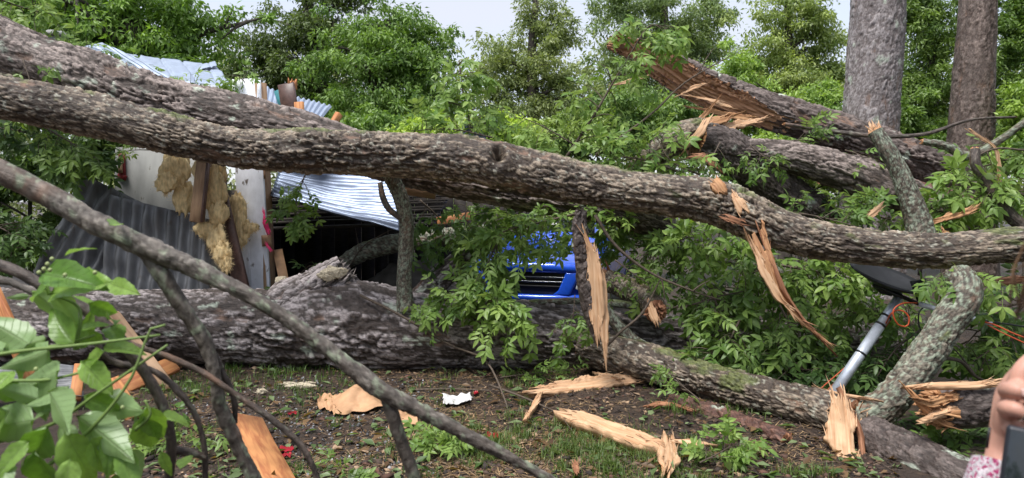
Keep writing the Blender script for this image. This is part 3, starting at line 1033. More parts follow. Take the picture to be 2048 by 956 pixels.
c = gmix(gnoise(3.1, 6, .65), c, (0.05, 0.065, 0.024), .60, .72)
L_.new(c, b_.inputs['Base Color'])
b_.inputs['Roughness'].default_value = .5
bp = N.new("ShaderNodeBump"); bp.inputs['Strength'].default_value = .8; bp.inputs['Distance'].default_value = .03
L_.new(gnoise(48, 8, .7), bp.inputs['Height'])
L_.new(bp.outputs['Normal'], b_.inputs['Normal'])

xs = np.concatenate([-np.geomspace(400, 6, 24), np.linspace(-5.8, 5.8, 190), np.geomspace(6, 400, 24)])
ys = np.concatenate([[-60, -20, -6, 0, 1.5], np.linspace(2.5, 9, 130), np.geomspace(9.2, 600, 40)])
Xg, Yg = np.meshgrid(xs, ys, indexing='ij')
def ground_z(x, y):
    return 0.025 * fbm(x * 1.6, y * 1.6, 0, 401, 3) + 0.012 * fbm(x * 9, y * 9, 0, 402, 3)
near = np.clip((9.5 - np.abs(Yg - 3)) / 4, 0, 1) * np.clip((7 - np.abs(Xg)) / 2, 0, 1)
Zg = ground_z(Xg, Yg) * near - 0.01
nx, ny = Xg.shape
i = (np.arange(nx - 1)[:, None] * ny + np.arange(ny - 1)[None]).ravel()
gr = obj("ground", np.stack([Xg, Yg, Zg], -1).reshape(-1, 3), np.stack([i, i + ny, i + ny + 1, i + 1], 1), gm, org=(0, 0, 0), smooth=True)
tag(gr, kind="structure")

def in_view(n, y0, y1, x0px, x1px, g):
    """random ground points seen between two pixel columns, evenly spread over the picture rows"""
    py = g.uniform(CAMZ * FPX / y1 + HOR, CAMZ * FPX / y0 + HOR, n)
    d = CAMZ * FPX / (py - HOR)
    px = g.uniform(x0px, x1px, n)
    x = (px - CX) / FPX * d
    return px, py, x, d, ground_z(x, d) - 0.01

# gravel and chips
g = np.random.default_rng(11)
def stones(name, n, x0, x1, y0, y1, s0, s1, cols, label, mat, seed, dens=None, flat=.55):
    g = np.random.default_rng(seed)
    px, py, x, y, z = in_view(n, y0, y1, x0, x1, g)
    if dens is not None:
        keep = g.uniform(0, 1, n) < dens(px, py, x, y)
        x, y, z = x[keep], y[keep], z[keep]
    n = len(x)
    octa = np.array([(1, 0, 0), (-1, 0, 0), (0, 1, 0), (0, -1, 0), (0, 0, 1), (0, 0, -1)], float)
    F8 = np.array([(0, 2, 4), (2, 1, 4), (1, 3, 4), (3, 0, 4), (2, 0, 5), (1, 2, 5), (3, 1, 5), (0, 3, 5)])
    s = s0 * (s1 / s0) ** g.uniform(0, 1, n) ** 1.7
    V = octa[None] * g.uniform(.6, 1.3, (n, 6, 1)) * s[:, None, None]
    V[..., 2] *= flat
    V += g.normal(0, .15, (n, 6, 3)) * s[:, None, None]
    an = g.uniform(0, 6.28, n)
    ca, sa = np.cos(an)[:, None], np.sin(an)[:, None]
    X = V[..., 0] * ca - V[..., 1] * sa * .7
    Y = V[..., 0] * sa + V[..., 1] * ca * .7
    V = np.stack([X + x[:, None], Y + y[:, None], V[..., 2] + (z + s * .15)[:, None]], -1)
    k = g.integers(0, len(cols), n)
    cc = np.array(cols)[k] * g.uniform(.7, 1.3, (n, 1))
    F = (np.arange(n)[:, None, None] * 6 + F8[None]).reshape(-1, 3)
    rgb = np.concatenate([np.repeat(cc, 6, 0), np.ones((n * 6, 1))], 1)
    o = obj(name, V.reshape(-1, 3), F, mat, org=(0, 0, 0), attrs={"Col": rgb})
    return tag(o, label, None, kind="stuff")
def m_attr(name, rough=.8):
    m, N, L, b = nodes_of(name)
    at = N.new("ShaderNodeAttribute"); at.attribute_name = "Col"
    L.new(at.outputs['Color'], b.inputs['Base Color'])
    b.inputs['Roughness'].default_value = rough
    return m
STONEM = m_attr("loose_stone", .6)
CHIPM = m_attr("bark_chip", .9)
tag(stones("gravel", 3000, 330, 960, 4.0, 6.4, .006, .026, [(.13, .13, .135), (.22, .22, .235), (.07, .07, .07), (.36, .355, .35), (.05, .045, .042)],
       "grey wet gravel spread over the dark soil", STONEM, 21, lambda px, py, x, y: np.clip(1.0 - np.abs(px - 640) / 300 + .5 * vnoise(x * 3, y * 3, 0, 5), .05, 1)), cat="gravel")
tag(stones("bark_mulch", 9500, 250, 1800, 3.9, 6.9, .008, .035, [(.045, .032, .025), (.075, .048, .036), (.028, .02, .016), (.15, .095, .06), (.10, .055, .04), (.05, .035, .028), (.24, .165, .105)],
       "dark brown bark chips covering the ground", CHIPM, 22, flat=.3), cat="mulch")
# straw-coloured needles and twig litter
def blades(name, n, x0, x1, y0, y1, l0, l1, w, cd, cl, label, cat, seed, lean=1.0, dens=None, lift=.0, mat=None, tuft=None):
    g = np.random.default_rng(seed)
    px, py, x, y, z = in_view(n, y0, y1, x0, x1, g)
    if tuft:
        tpx, tpy, tx, ty, tz = in_view(tuft, y0, y1, x0, x1, g)
        if dens is not None:
            kk = g.uniform(0, 1, tuft) < dens(tpx, tpy, tx, ty)
            tpx, tpy, tx, ty = tpx[kk], tpy[kk], tx[kk], ty[kk]
        q = g.integers(0, len(tx), n)
        sp = g.uniform(.015, .11, len(tx))[q]
        x = tx[q] + g.normal(0, 1, n) * sp
        y = ty[q] + g.normal(0, 1, n) * sp
        z = ground_z(x, y) - .012
    elif dens is not None:
        keep = g.uniform(0, 1, n) < dens(px, py, x, y)
        x, y, z = x[keep], y[keep], z[keep]
    n = len(x)
    L = g.uniform(l0, l1, n)
    an = g.uniform(0, 6.28, n)
    le = lean * g.uniform(.3, 1.0, n)
    hd = np.stack([np.cos(an), np.sin(an), 0 * an], 1)
    sd = np.stack([-np.sin(an), np.cos(an), 0 * an], 1)
    b0 = np.stack([x, y, z + .004], 1)
    up = np.array([0, 0, 1.0])
    m1 = b0 + hd * (L * .5 * le * .5)[:, None] + up * (L * .55 * np.sqrt(np.clip(1 - (le * .6) ** 2, .05, 1)) * (1 if lift == 0 else lift))[:, None]
    t1 = b0 + hd * (L * le)[:, None] + up * (L * np.sqrt(np.clip(1 - le ** 2, .0, 1)) * (1 if lift == 0 else lift) + (.004 if lift else 0))[:, None]
    W = (w * g.uniform(.6, 1.3, n))[:, None] * sd
    V = np.stack([b0 - W, b0 + W, m1 + W * .8, m1 - W * .8, t1], 1).reshape(-1, 3)
    i = np.arange(n)[:, None] * 5
    k = g.uniform(0, 1, (n, 1))
    cc = (1 - k) * np.array(cd) + k * np.array(cl)
    rgb = np.concatenate([np.repeat(cc, 5, 0), np.ones((n * 5, 1))], 1)
    o = obj(name, V, [i + np.array([[0, 1, 2, 3]]), i + np.array([[3, 2, 4]])], mat or LEAF_BG, org=(0, 0, 0), attrs={"Col": rgb})
    return tag(o, label, cat, kind="stuff")
blades("straw_litter", 14000, 350, 1650, 3.9, 6.8, .05, .17, .0026, (.20, .12, .06), (.46, .31, .16), "tan dry straw and needles lying on the ground", "straw", 31,
       lean=1.0, lift=.05, mat=CHIPM, dens=lambda px, py, x, y: np.clip(.3 + 1.0 * vnoise(x * 1.7, y * 1.7, 0, 77) + .4 * (np.abs(px - 1050) < 250), .05, 1))
blades("grass", 7000, 950, 1720, 3.8, 6.4, .025, .10, .0024, (.06, .11, .025), (.19, .26, .07), "short green grass tufts on the right of the bare ground", "grass", 32,
       lean=.95, tuft=330, dens=lambda px, py, x, y: np.clip(.05 + 1.2 * vnoise(x * 1.3, y * 1.3, 0, 78) + (py > 820) * .3, .02, 1))
blades("grass", 1200, 300, 700, 5.7, 6.7, .03, .10, .0026, (.05, .11, .02), (.15, .25, .05), "thin grass strip along the foot of the big log", "grass", 33,
       lean=.8, tuft=90)
blades("grass", 1500, 120, 1000, 3.9, 6.6, .03, .09, .0024, (.05, .10, .02), (.14, .22, .05), "scattered small green weeds between the gravel", "weeds", 34,
       lean=.9, tuft=70)

tag(stones("bark_flakes", 2600, 200, 1800, 3.9, 6.8, .02, .055, [(.06, .042, .034), (.10, .065, .048), (.035, .026, .022), (.17, .11, .075), (.13, .065, .045), (.40, .27, .17)],
       "loose flakes of bark and splinters littering the ground", CHIPM, 23, lambda px, py, x, y: np.clip(.35 + 1.3 * vnoise(x * 1.4, y * 1.4, 0, 81), .03, 1), flat=.18), cat="bark")
blades("twig_litter", 1500, 250, 1800, 3.9, 6.8, .10, .45, .0035, (.05, .035, .026), (.13, .09, .065), "thin broken sticks strewn over the ground", "sticks", 35,
       lean=1.0, lift=.06, mat=CHIPM, dens=lambda px, py, x, y: np.clip(.4 + 1.2 * vnoise(x * 1.1, y * 1.1, 0, 79), .05, 1))
# green leaves torn off and strewn about
g = np.random.default_rng(41)
px, py, x, y, z = in_view(1500, 3.9, 6.7, 200, 1800, g)
k = g.uniform(0, 1, (1500, 1))
V, F, rgb = leaf_cloud(np.stack([x, y, z + .012 + g.uniform(0, .02, 1500)], 1), g.normal(0, 1, (1500, 3)) * [1, 1, .15], np.array([0, 0, 1.0]) + g.normal(0, .3, (1500, 3)),
                       g.uniform(.03, .12, 1500), .22, np.where(g.uniform(0, 1, (1500, 1)) < .4, (1 - k) * np.array((.10, .055, .03)) + k * np.array((.26, .16, .08)), (1 - k) * np.array((.07, .13, .035)) + k * np.array((.26, .34, .16))))
tag(obj("leaf_litter", V, F, LEAF_BG, org=(0, 0, 0), attrs={"Col": rgb}), "torn green and brown leaflets strewn over the ground", "leaves", kind="stuff")

# ------------------------------------------------------------------ far wood and single trees behind
g = np.random.default_rng(51)
nb = []
for x_ in np.arange(-300, 2400, 70):
    nb.append((x_ + g.uniform(-20, 20), 285 + g.uniform(-30, 20), 75, 75, g.uniform(-3, 3)))
    nb.append((x_ + g.uniform(-20, 20), 385, 75, 70, g.uniform(-3, 3)))
    if g.uniform() < .8: nb.append((x_ + g.uniform(-30, 30), 125 + g.uniform(-35, 35), 55, 50, g.uniform(-3, 3)))
    if g.uniform() < .75: nb.append((x_ + g.uniform(-20, 20), 190 + g.uniform(-60, 40), 65, 65, g.uniform(-3, 3)))
p, A, Nn, Lw, colr, cs = crown_leaves(nb, 38, 1700, 56000, .34, (.06, .10, .045), (.14, .205, .085), g, clump_r=1.0)  # leaf colours paler than nearer trees, mild haze put into them
V, F, rgb = leaf_cloud(p, A, Nn, Lw, .24, colr)
tag(obj("far_wood", V, F, LEAF_BG, org=(0, 40, 0), attrs={"Col": rgb}), "hazy far wood closing the view behind the trees", "wood", kind="stuff")

# leaf ring added out of view to cut low sky light, lower behind
g = np.random.default_rng(52)
nl = 28000
th_ = g.uniform(R(48), R(312), 700)           # measured from the view direction
rr_ = g.uniform(15, 21, 700)
cs_ = np.stack([np.sin(th_) * rr_, np.cos(th_) * rr_ + 2, g.uniform(.3, 13, 700) * np.where(np.abs(th_ - np.pi) < R(65), .32, 1)], 1)
ci = g.integers(0, 700, nl)
v_ = nrm(g.normal(0, 1, (nl, 3))) * (g.uniform(0, 1, nl)[:, None] ** .5) * 1.5
k_ = g.uniform(0, 1, (nl, 1))
V, F, rgb = leaf_cloud(cs_[ci] + v_, v_ + g.normal(0, .8, (nl, 3)), g.normal(0, 1, (nl, 3)), g.uniform(.4, .8, nl), .24, (1 - k_) * np.array((.05, .10, .03)) + k_ * np.array((.13, .22, .06)))
tag(obj("sky_block_leaves", V, F, LEAF_BG, org=(0, 0, 0), attrs={"Col": rgb}), "added leaf ring cutting low sky light beside and behind the viewer", "wood", kind="stuff")

tree("broad dense tree at upper left behind the metal roof", [(250, 40, 190, 95), (110, 70, 130, 100), (350, 110, 85, 85), (240, 150, 150, 70), (60, 0, 120, 60), (370, 20, 40, 40)], 13.5,
     [(275, 300), (270, 120), (262, 30), (255, -80)], .30, 130, 26000, .19, (.028, .075, .018), (.10, .21, .04), 101, clump_r=.5)
tree("thin dark tree with open branches left of the rounded dense tree", [(520, 90, 40, 40), (575, 135, 70, 55), (610, 45, 65, 50), (665, 80, 65, 65), (630, 180, 80, 60), (480, 150, 35, 45), (690, -20, 70, 40)], 18,
     [(660, 330), (650, 220), (632, 110), (615, 0), (605, -60)], .30, 85, 15000, .19, (.02, .045, .016), (.065, .115, .035), 102, clump_r=.5, nlimb=22)
tree("rounded dense green tree left of the sky gap", [(780, 65, 100, 65), (770, 140, 120, 85), (720, 235, 120, 60), (835, 130, 55, 70), (830, 220, 70, 60), (650, 250, 60, 50)], 16.5,
     [(745, 330), (750, 220), (765, 120), (775, 40)], .26, 120, 24000, .18, (.03, .08, .02), (.10, .20, .045), 103, clump_r=.5)
tree("tall open tree with ivy trunk right of the sky gap", [(1065, 30, 55, 45), (1110, 70, 50, 45), (1010, 115, 50, 45), (1075, 140, 80, 50), (1000, 200, 55, 50), (1110, 200, 80, 55), (1050, 250, 80, 50)], 24,
     [(1068, 330), (1066, 200), (1064, 100), (1072, 0)], .30, 85, 15000, .22, (.05, .095, .035), (.13, .20, .07), 104, clump_r=.6, nlimb=18)
tree("large full tree behind the jagged split trunk", [(1310, 20, 110, 60), (1380, 80, 75, 70), (1270, 100, 70, 60), (1340, 160, 110, 60), (1220, 10, 40, 35), (1420, 20, 30, 50), (1230, 210, 70, 60)], 27,
     [(1330, 330), (1332, 200), (1330, 80), (1325, -30)], .36, 120, 22000, .25, (.045, .095, .04), (.12, .20, .07), 105, clump_r=.7)
tree("pale airy tree left of the grey standing trunk", [(1575, 35, 80, 45), (1540, 110, 60, 50), (1640, 80, 55, 60), (1600, 170, 90, 50), (1660, 160, 50, 60), (1500, 180, 50, 45), (1620, -20, 60, 30)], 22,
     [(1588, 340), (1584, 200), (1578, 90), (1575, 10)], .24, 90, 15000, .21, (.055, .11, .035), (.16, .25, .075), 106, clump_r=.55, nlimb=18)
tree("light green bushy tree below the pale airy tree", [(1560, 225, 95, 60), (1650, 235, 60, 60), (1480, 150, 50, 50), (1470, 215, 55, 45), (1600, 280, 90, 40)], 16,
     [(1570, 350), (1568, 270), (1570, 220)], .14, 80, 17000, .17, (.05, .12, .03), (.15, .27, .06), 107, clump_r=.42)
tree("tall leafy tree between the two standing trunks", [(1860, 60, 70, 80), (1850, 180, 75, 70), (1830, -10, 60, 60), (1870, 260, 70, 60)], 19,
     [(1868, 340), (1866, 200), (1862, 80), (1860, -40)], .22, 90, 17000, .19, (.026, .068, .017), (.09, .17, .038), 108, clump_r=.5)  # this tree and the next: leaf colours darkened for shade in the right-hand woods
tree("dense green tree at the upper right corner", [(2030, 60, 70, 80), (2040, 170, 70, 80), (2090, 20, 80, 90), (2030, 250, 60, 60), (2030, -20, 50, 40)], 17,
     [(2075, 330), (2072, 200), (2066, 80), (2060, -60)], .22, 90, 18000, .17, (.024, .064, .014), (.09, .18, .036), 109, clump_r=.42, nlimb=18)

def shrub(label, blobs, d, n, leaf, cd, clt, seed, clump=.35, nc=40):
    return tree(label, blobs, d, [(blobs[0][0], 400), (blobs[0][0] + 3, blobs[0][1])], .035, nc, n, leaf, cd, clt, seed, clump_r=clump, nlimb=10, name="shrub", cat="shrub", group="undergrowth behind the fallen trunks", wr=.24)
shrub("dark shrub under the rounded dense tree", [(700, 270, 110, 45), (800, 280, 90, 40)], 13, 9000, .16, (.03, .08, .02), (.09, .18, .04), 121)
shrub("bright shrub at the small metal scrap", [(880, 270, 60, 40), (1000, 265, 50, 35)], 12, 7000, .15, (.09, .18, .03), (.20, .33, .06), 122)
shrub("shrub mass right below the open ivy tree", [(1090, 290, 100, 45), (1180, 270, 70, 50)], 14, 9000, .16, (.045, .10, .03), (.13, .22, .055), 123)
shrub("dark green shrub under the jagged split trunk", [(1290, 240, 80, 70), (1390, 250, 70, 60)], 13.5, 9000, .15, (.03, .08, .02), (.10, .19, .045), 124)
shrub("shrub between split trunk and grey standing trunk", [(1600, 320, 120, 50), (1690, 340, 70, 40)], 12.5, 9000, .15, (.045, .11, .025), (.14, .25, .05), 125)
shrub("shrub at the foot of the two standing trunks", [(1840, 290, 90, 60), (1800, 250, 50, 60)], 15, 10000, .15, (.026, .07, .016), (.085, .17, .036), 126)  # this shrub and the next carry the woodland shade in darker leaf colours
shrub("yellow green shrub right of the reddish standing trunk", [(2050, 295, 50, 50), (2080, 230, 50, 60)], 12, 8000, .14, (.045, .11, .02), (.13, .24, .042), 127)
shrub("dark shrub filling the left edge under the trunks", [(60, 330, 130, 90), (190, 300, 90, 60), (-40, 430, 120, 90), (60, 480, 110, 70)], 9.6, 14000, .15, (.018, .05, .014), (.06, .12, .03), 128, clump=.3, nc=70)  # leaf colours darkened to stand in for shade under the trunks

# standing trunks
def standing(label, px_top, px_bot, w_top, w_bot, d, pa, seed, root_flare=1.25, cl=.13, cw=.05, amp=.022):
    xb = lambda q: (q - CX) / FPX * d
    z0, z1 = 0.0, CAMZ + (HOR + 260) / FPX * d
    rt, rb = w_top / 2 * d / FPX, w_bot / 2 * d / FPX
    zmid = CAMZ + (HOR - 260) / FPX * d
    zt = CAMZ + HOR / FPX * d
    path = [(xb(px_bot - 4), d, -0.1, rb * root_flare * 1.1), (xb(px_bot - 2), d, .35, rb * root_flare), (xb(px_bot), d, zmid, rb), (xb((px_bot + px_top) / 2), d, (zmid + zt) / 2, (rb + rt) / 2),
            (xb(px_top), d, zt, rt), (xb(px_top + 8), d, z1 + 1, rt * .9)]
    return trunk("standing_tree_trunk", path, pa, seed, ds=.026, dc=.024, cl=cl, cw=cw, amp=amp, lump=.03, label=label, cat="tree trunk", world_path=True, endwood=(0, 0))
standing("thick grey standing tree trunk right of centre", 1757, 1740, 100, 104, 12.0, GREYT, 201, cl=.14, cw=.042, amp=.016)
standing("reddish brown standing tree trunk near the right edge", 1956, 1942, 66, 80, 13.0, REDT, 202, cl=.24, cw=.045, amp=.016)
# ================================================================== FALLEN TRUNKS AND LIMBS
# the big log lying across the ground
big, Cb, Tb = trunk("fallen_log", [(-120, 648, 74, 6.95), (100, 650, 74, 6.95), (300, 655, 75, 6.95), (520, 655, 76, 6.95), (700, 658, 78, 6.95), (900, 668, 70, 6.95), (1100, 674, 66, 6.95), (1300, 684, 58, 6.95), (1500, 690, 48, 6.95), (1700, 692, 40, 6.95), (1790, 692, 36, 6.95)],
      SHAG3, 301, ds=.0125, dc=.0125, cl=.26, cw=.046, amp=.027, lump=.06, label="biggest grey log lying along the ground across the scene", cat="log",
      bumps=[(.42, .35, .55, .10)])
trunk("limb_stub", [(555, 650, 62, 6.98), (600, 620, 70, 7.0), (645, 590, 64, 7.02), (678, 560, 52, 7.04), (700, 542, 42, 7.06)], SHAG3, 302, parent=big, ds=.013, dc=.013, cl=.26, cw=.05, amp=.036, lump=.2, endwood=(0, 0))
shards("torn_fibres", P(690, 548, 7.05), (.5, 0, .85), .15, 34, .03, .14, m_simple("rotten_wood", (.28, .24, .22), .9, scale=30, var=.4), big, seed=5, spread=.4)

trunk("downed_tree", [(-150, 28, 52, 6.9), (0, 92, 54, 6.9), (150, 148, 54, 6.9), (320, 205, 50, 6.9), (470, 240, 46, 6.9), (620, 275, 45, 6.85), (760, 318, 40, 6.85), (900, 355, 38, 6.85), (1050, 388, 32, 6.9), (1200, 420, 27, 7.0), (1330, 455, 24, 7.2)],
      SHAG, 303, ds=.0115, dc=.0095, cl=.24, cw=.042, amp=.026, lump=.07, label="upper of the two long trunks sloping from the left edge, passing behind the other", cat="trunk")
t2, C2, T2 = trunk("downed_tree", [(-150, 165, 43, 5.7), (0, 193, 44, 5.75), (200, 233, 40, 5.9), (400, 282, 37, 6.05), (520, 300, 38, 6.15), (660, 304, 42, 6.2), (800, 310, 43, 6.2), (930, 318, 43, 6.2), (1010, 334, 45, 6.2), (1110, 354, 45, 6.15), (1240, 378, 41, 6.05), (1370, 395, 42, 5.95), (1450, 412, 44, 5.9), (1520, 442, 42, 5.8), (1600, 470, 39, 5.7), (1720, 492, 35, 5.55), (1860, 501, 34, 5.4), (2000, 490, 32, 5.3), (2150, 484, 32, 5.2)],
      MOSSY, 304, ds=.0105, dc=.0085, cl=.13, cw=.032, amp=.022, lump=.05, label="long mossy trunk crossing the whole view in front of the shed", cat="trunk",
      bumps=[(.512, 1.1, .15, .065), (.512, 1.15, .065, -.20), (.70, 1.0, .12, .03), (.33, 1.4, .2, .02)])
# scars where side limbs tore off this trunk
sliver("torn_scar", [(1424, 362, 15, 5.60), (1434, 372, 20, 5.56), (1440, 382, 20, 5.545), (1446, 390, 12, 5.54)], WOOD, t2, face=(.1, -1, .35), thick=.035, seed=11, na=9)
sliver("torn_scar", [(1466, 386, 3, 5.60), (1474, 400, 10, 5.55), (1482, 412, 13, 5.53), (1490, 422, 12, 5.52)], WOODP, t2, face=(.1, -1, .1), thick=.02, seed=12, na=7)
sliver("torn_scar", [(1450, 434, 6, 5.56), (1468, 440, 8, 5.53), (1486, 446, 7, 5.52)], WOODR, t2, face=(0, -1, -.2), thick=.02, seed=13, na=7)

# limbs of the fallen crown, right side
l4, C4, T4 = trunk("fallen_limb", [(1165, 694, 34, 6.5), (1240, 712, 36, 6.3), (1330, 735, 37, 6.05), (1420, 760, 36, 5.75), (1540, 795, 37, 5.3), (1640, 818, 40, 5.0), (1705, 842, 42, 4.82)], MOSSY, 305, ds=.011, dc=.009, cl=.13, cw=.034, amp=.018, lump=.12,
      label="rough limb lying from the big log to the torn end at lower right", cat="limb", endwood=(2, 2))
sliver("torn_wood", [(1684, 806, 20, 4.66), (1690, 850, 36, 4.6), (1694, 900, 44, 4.5), (1702, 950, 46, 4.38), (1712, 985, 40, 4.3)], WOODP, l4, face=(-.35, -1, .45), thick=.05, seed=14, rag=.3, bend=.25, na=15)
sliver("torn_wood", [(1690, 800, 7, 4.72), (1718, 860, 9, 4.6), (1728, 920, 8, 4.5), (1742, 970, 5, 4.4)], WOODR, l4, face=(.6, -1, .2), thick=.025, seed=15, rag=.3)
shards("torn_fibres", P(1695, 830, 4.75), (-.2, -.7, .2), .12, 26, .05, .16, WOODP, l4, seed=16, spread=.6, width=.018)
trunk("lichen_limb", [(1690, 858, 34, 4.86), (1735, 838, 34, 4.82), (1800, 778, 32, 4.84), (1850, 712, 31, 4.9), (1892, 650, 31, 4.95), (1924, 602, 33, 5.0), (1928, 576, 31, 5.05), (1916, 552, 27, 5.15)], LICH, 306, ds=.009, dc=.009, cl=.07, cw=.03, amp=.012, lump=.12,
      label="grey green lichen covered limb rising bent at lower right", cat="limb", endwood=(0, 1))
trunk("broken_log", [(1735, 872, 44, 4.72), (1800, 905, 44, 4.5), (1900, 950, 44, 4.2), (2040, 1010, 46, 3.9)], DARKB, 307, ds=.011, dc=.011, cl=.08, cw=.035, amp=.016, lump=.1,
      label="dark rough log running off under the lichen limb at lower right", cat="log")
l6, C6, T6 = trunk("broken_log", [(1868, 812, 40, 4.5), (1920, 812, 44, 4.5), (2000, 806, 44, 4.5), (2120, 800, 46, 4.5), (2300, 800, 46, 4.5)], DARKB, 308, ds=.010, dc=.010, cl=.08, cw=.03, amp=.014, lump=.1,
      label="short dark log with pale splintered end at right edge", cat="log", endwood=(1, 1))
shards("torn_fibres", P(1880, 815, 4.42), (-1, -.35, .05), .125, 46, .02, .12, WOOD, l6, seed=17, spread=.16, width=.03)
sliver("torn_wood", [(1835, 800, 3, 4.30), (1860, 806, 12, 4.32), (1885, 800, 16, 4.36), (1910, 790, 12, 4.4)], WOOD, l6, face=(-.5, -1, .3), thick=.03, seed=91, rag=.4)
sliver("torn_wood", [(1850, 838, 3, 4.30), (1872, 830, 11, 4.32), (1898, 822, 13, 4.36), (1915, 818, 10, 4.4)], WOODP, l6, face=(-.5, -1, -.2), thick=.03, seed=92, rag=.4)
sliver("torn_wood", [(1812, 776, 3, 4.36), (1870, 773, 8, 4.36), (1940, 772, 8, 4.4), (2010, 768, 7, 4.4)], WOODP, l6, face=(0, -.5, 1), thick=.03, seed=18, rag=.2)
sliver("torn_wood", [(1822, 785, 5, 4.34), (1845, 812, 10, 4.34), (1880, 842, 12, 4.36), (1900, 850, 6, 4.38)], WOOD, l6, face=(-.3, -1, .2), thick=.03, seed=19, rag=.4)

SPLITF = m_wood("split_face_wood", (0.64, 0.36, 0.205), (0.44, 0.21, 0.11), scale=38)
# the jagged split trunk pointing up left
def h7(fr): return np.clip(-.20 + 3.0 * np.clip(fr - .07, 0, 1), -.2, 3)
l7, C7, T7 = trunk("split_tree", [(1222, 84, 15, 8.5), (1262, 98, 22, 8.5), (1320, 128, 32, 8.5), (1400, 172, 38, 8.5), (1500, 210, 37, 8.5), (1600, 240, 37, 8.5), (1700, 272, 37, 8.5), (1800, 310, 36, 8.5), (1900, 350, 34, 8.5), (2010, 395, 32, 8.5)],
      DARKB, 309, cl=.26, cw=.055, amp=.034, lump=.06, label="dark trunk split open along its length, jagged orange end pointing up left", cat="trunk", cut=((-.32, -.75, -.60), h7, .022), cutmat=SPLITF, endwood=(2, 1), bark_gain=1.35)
shards("torn_fibres", P(1236, 86, 8.45), (-.9, -.1, .35), .10, 30, .04, .16, WOODR, l7, seed=20, spread=.4, width=.04)
for q, (pa_, mt_, fc) in enumerate([
        ([(1520, 240, 8, 8.25), (1470, 232, 8, 8.2), (1420, 222, 5, 8.16), (1370, 212, 1, 8.12)], WOOD, (0, -1, .3)),
        ([(1450, 212, 5, 8.12), (1425, 202, 5, 8.1), (1400, 196, 4, 8.08), (1376, 192, 1, 8.06)], WOODP, (0, -1, .4)),
        ([(1402, 172, 4, 8.14), (1388, 176, 5, 8.1), (1374, 183, 3, 8.08), (1360, 190, 1, 8.06)], WOODP, (.1, -1, .3)),
        ([(1425, 210, 6, 8.05), (1405, 234, 7, 8.0), (1385, 252, 5, 7.95), (1356, 266, 1.5, 7.9)], WOOD, (.3, -1, .3)),
        ([(1238, 168, 1, 8.0), (1258, 163, 5, 8.0), (1275, 158, 4, 8.0), (1290, 154, 2, 8.05)], WOODP, (0, -1, .2))]):
    sliver("splinter", pa_, mt_, l7, face=fc, thick=.018, seed=30 + q, rag=.25, na=7)
# its stump with the torn hinge
l8, C8, T8 = trunk("snapped_tree", [(1660, 452, 34, 7.6), (1560, 380, 40, 7.5), (1480, 318, 44, 7.4), (1425, 285, 44, 7.35), (1392, 275, 40, 7.3)], DARKB, 310, cl=.14, cw=.04, amp=.024, lump=.12,
      label="broken dark trunk with pale splintered top below the split trunk", cat="trunk", endwood=(1, 1))
for q, (pa_, mt_) in enumerate([
        ([(1400, 268, 15, 7.2), (1440, 258, 14, 7.25), (1480, 249, 11, 7.4), (1526, 238, 2, 7.7)], WOODP),
        ([(1392, 262, 11, 7.2), (1412, 252, 12, 7.2), (1440, 241, 11, 7.25), (1464, 232, 7, 7.3)], WOOD),
        ([(1372, 296, 2, 7.05), (1388, 276, 10, 7.0), (1402, 256, 11, 7.0), (1412, 240, 8, 7.05)], WOODP),
        ([(1380, 316, 5, 6.95), (1400, 314, 8, 6.93), (1418, 322, 9, 6.93), (1436, 336, 6, 6.95)], WOODR)]):
    sliver("splinter", pa_, mt_, l8, face=(-.1, -1, .5), thick=.03, seed=40 + q, rag=.35, na=9)
trunk("mossy_limb", [(1270, 345, 24, 7.2), (1320, 300, 27, 7.2), (1365, 272, 26, 7.2), (1405, 255, 20, 7.25)], MOSSY, 311, cl=.07, cw=.03, amp=.014, label="short mossy limb half hidden by leaves beside the broken trunk", cat="limb", ds=.014, dc=.013)
trunk("fallen_log", [(1470, 306, 18, 7.3), (1520, 308, 26, 7.3), (1600, 318, 34, 7.3), (1700, 348, 40, 7.25), (1790, 385, 40, 7.2), (1880, 420, 34, 7.15), (1960, 450, 28, 7.1)], SHAG, 312, cl=.24, cw=.048, amp=.026, lump=.1,
      label="reddish grey log lying below the split trunk, right of centre", cat="log")
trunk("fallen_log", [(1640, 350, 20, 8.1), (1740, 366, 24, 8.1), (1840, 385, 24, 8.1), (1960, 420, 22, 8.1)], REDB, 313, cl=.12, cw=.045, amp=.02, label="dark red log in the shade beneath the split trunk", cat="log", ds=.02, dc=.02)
l10, C10, T10 = trunk("snapped_limb", [(1846, 478, 25, 6.0), (1832, 430, 22, 6.05), (1806, 360, 19, 6.1), (1775, 300, 17, 6.15), (1750, 262, 15, 6.2)], LICH, 314, ds=.01, dc=.009, cl=.05, cw=.025, amp=.009, label="upright snapped limb with pale splintered top at right", cat="limb", endwood=(0, 1))
shards("torn_fibres", P(1752, 266, 6.2), (-.35, 0, 1), .055, 22, .05, .14, WOODP, l10, seed=51, spread=.15, width=.03)
trunk("bent_branch", [(2055, 462, 12, 6.2), (2010, 420, 12, 6.25), (1975, 370, 11, 6.3), (1952, 330, 10, 6.3), (1950, 300, 9, 6.35)], FORED, 315, ds=.012, dc=.008, cl=.05, cw=.02, amp=.004, label="dark bent bare branch at the right edge above the long trunk", cat="branch", m_min=12)
trunk("pale_branch", [(1845, 283, 6, 6.8), (1890, 292, 8, 6.75), (1940, 312, 9, 6.7), (2000, 280, 7, 6.6), (2060, 235, 6, 6.5)], LICH, 316, ds=.014, dc=.01, cl=.05, cw=.02, amp=.004, label="pale grey lichen branch forking toward the right edge", cat="branch", m_min=10)
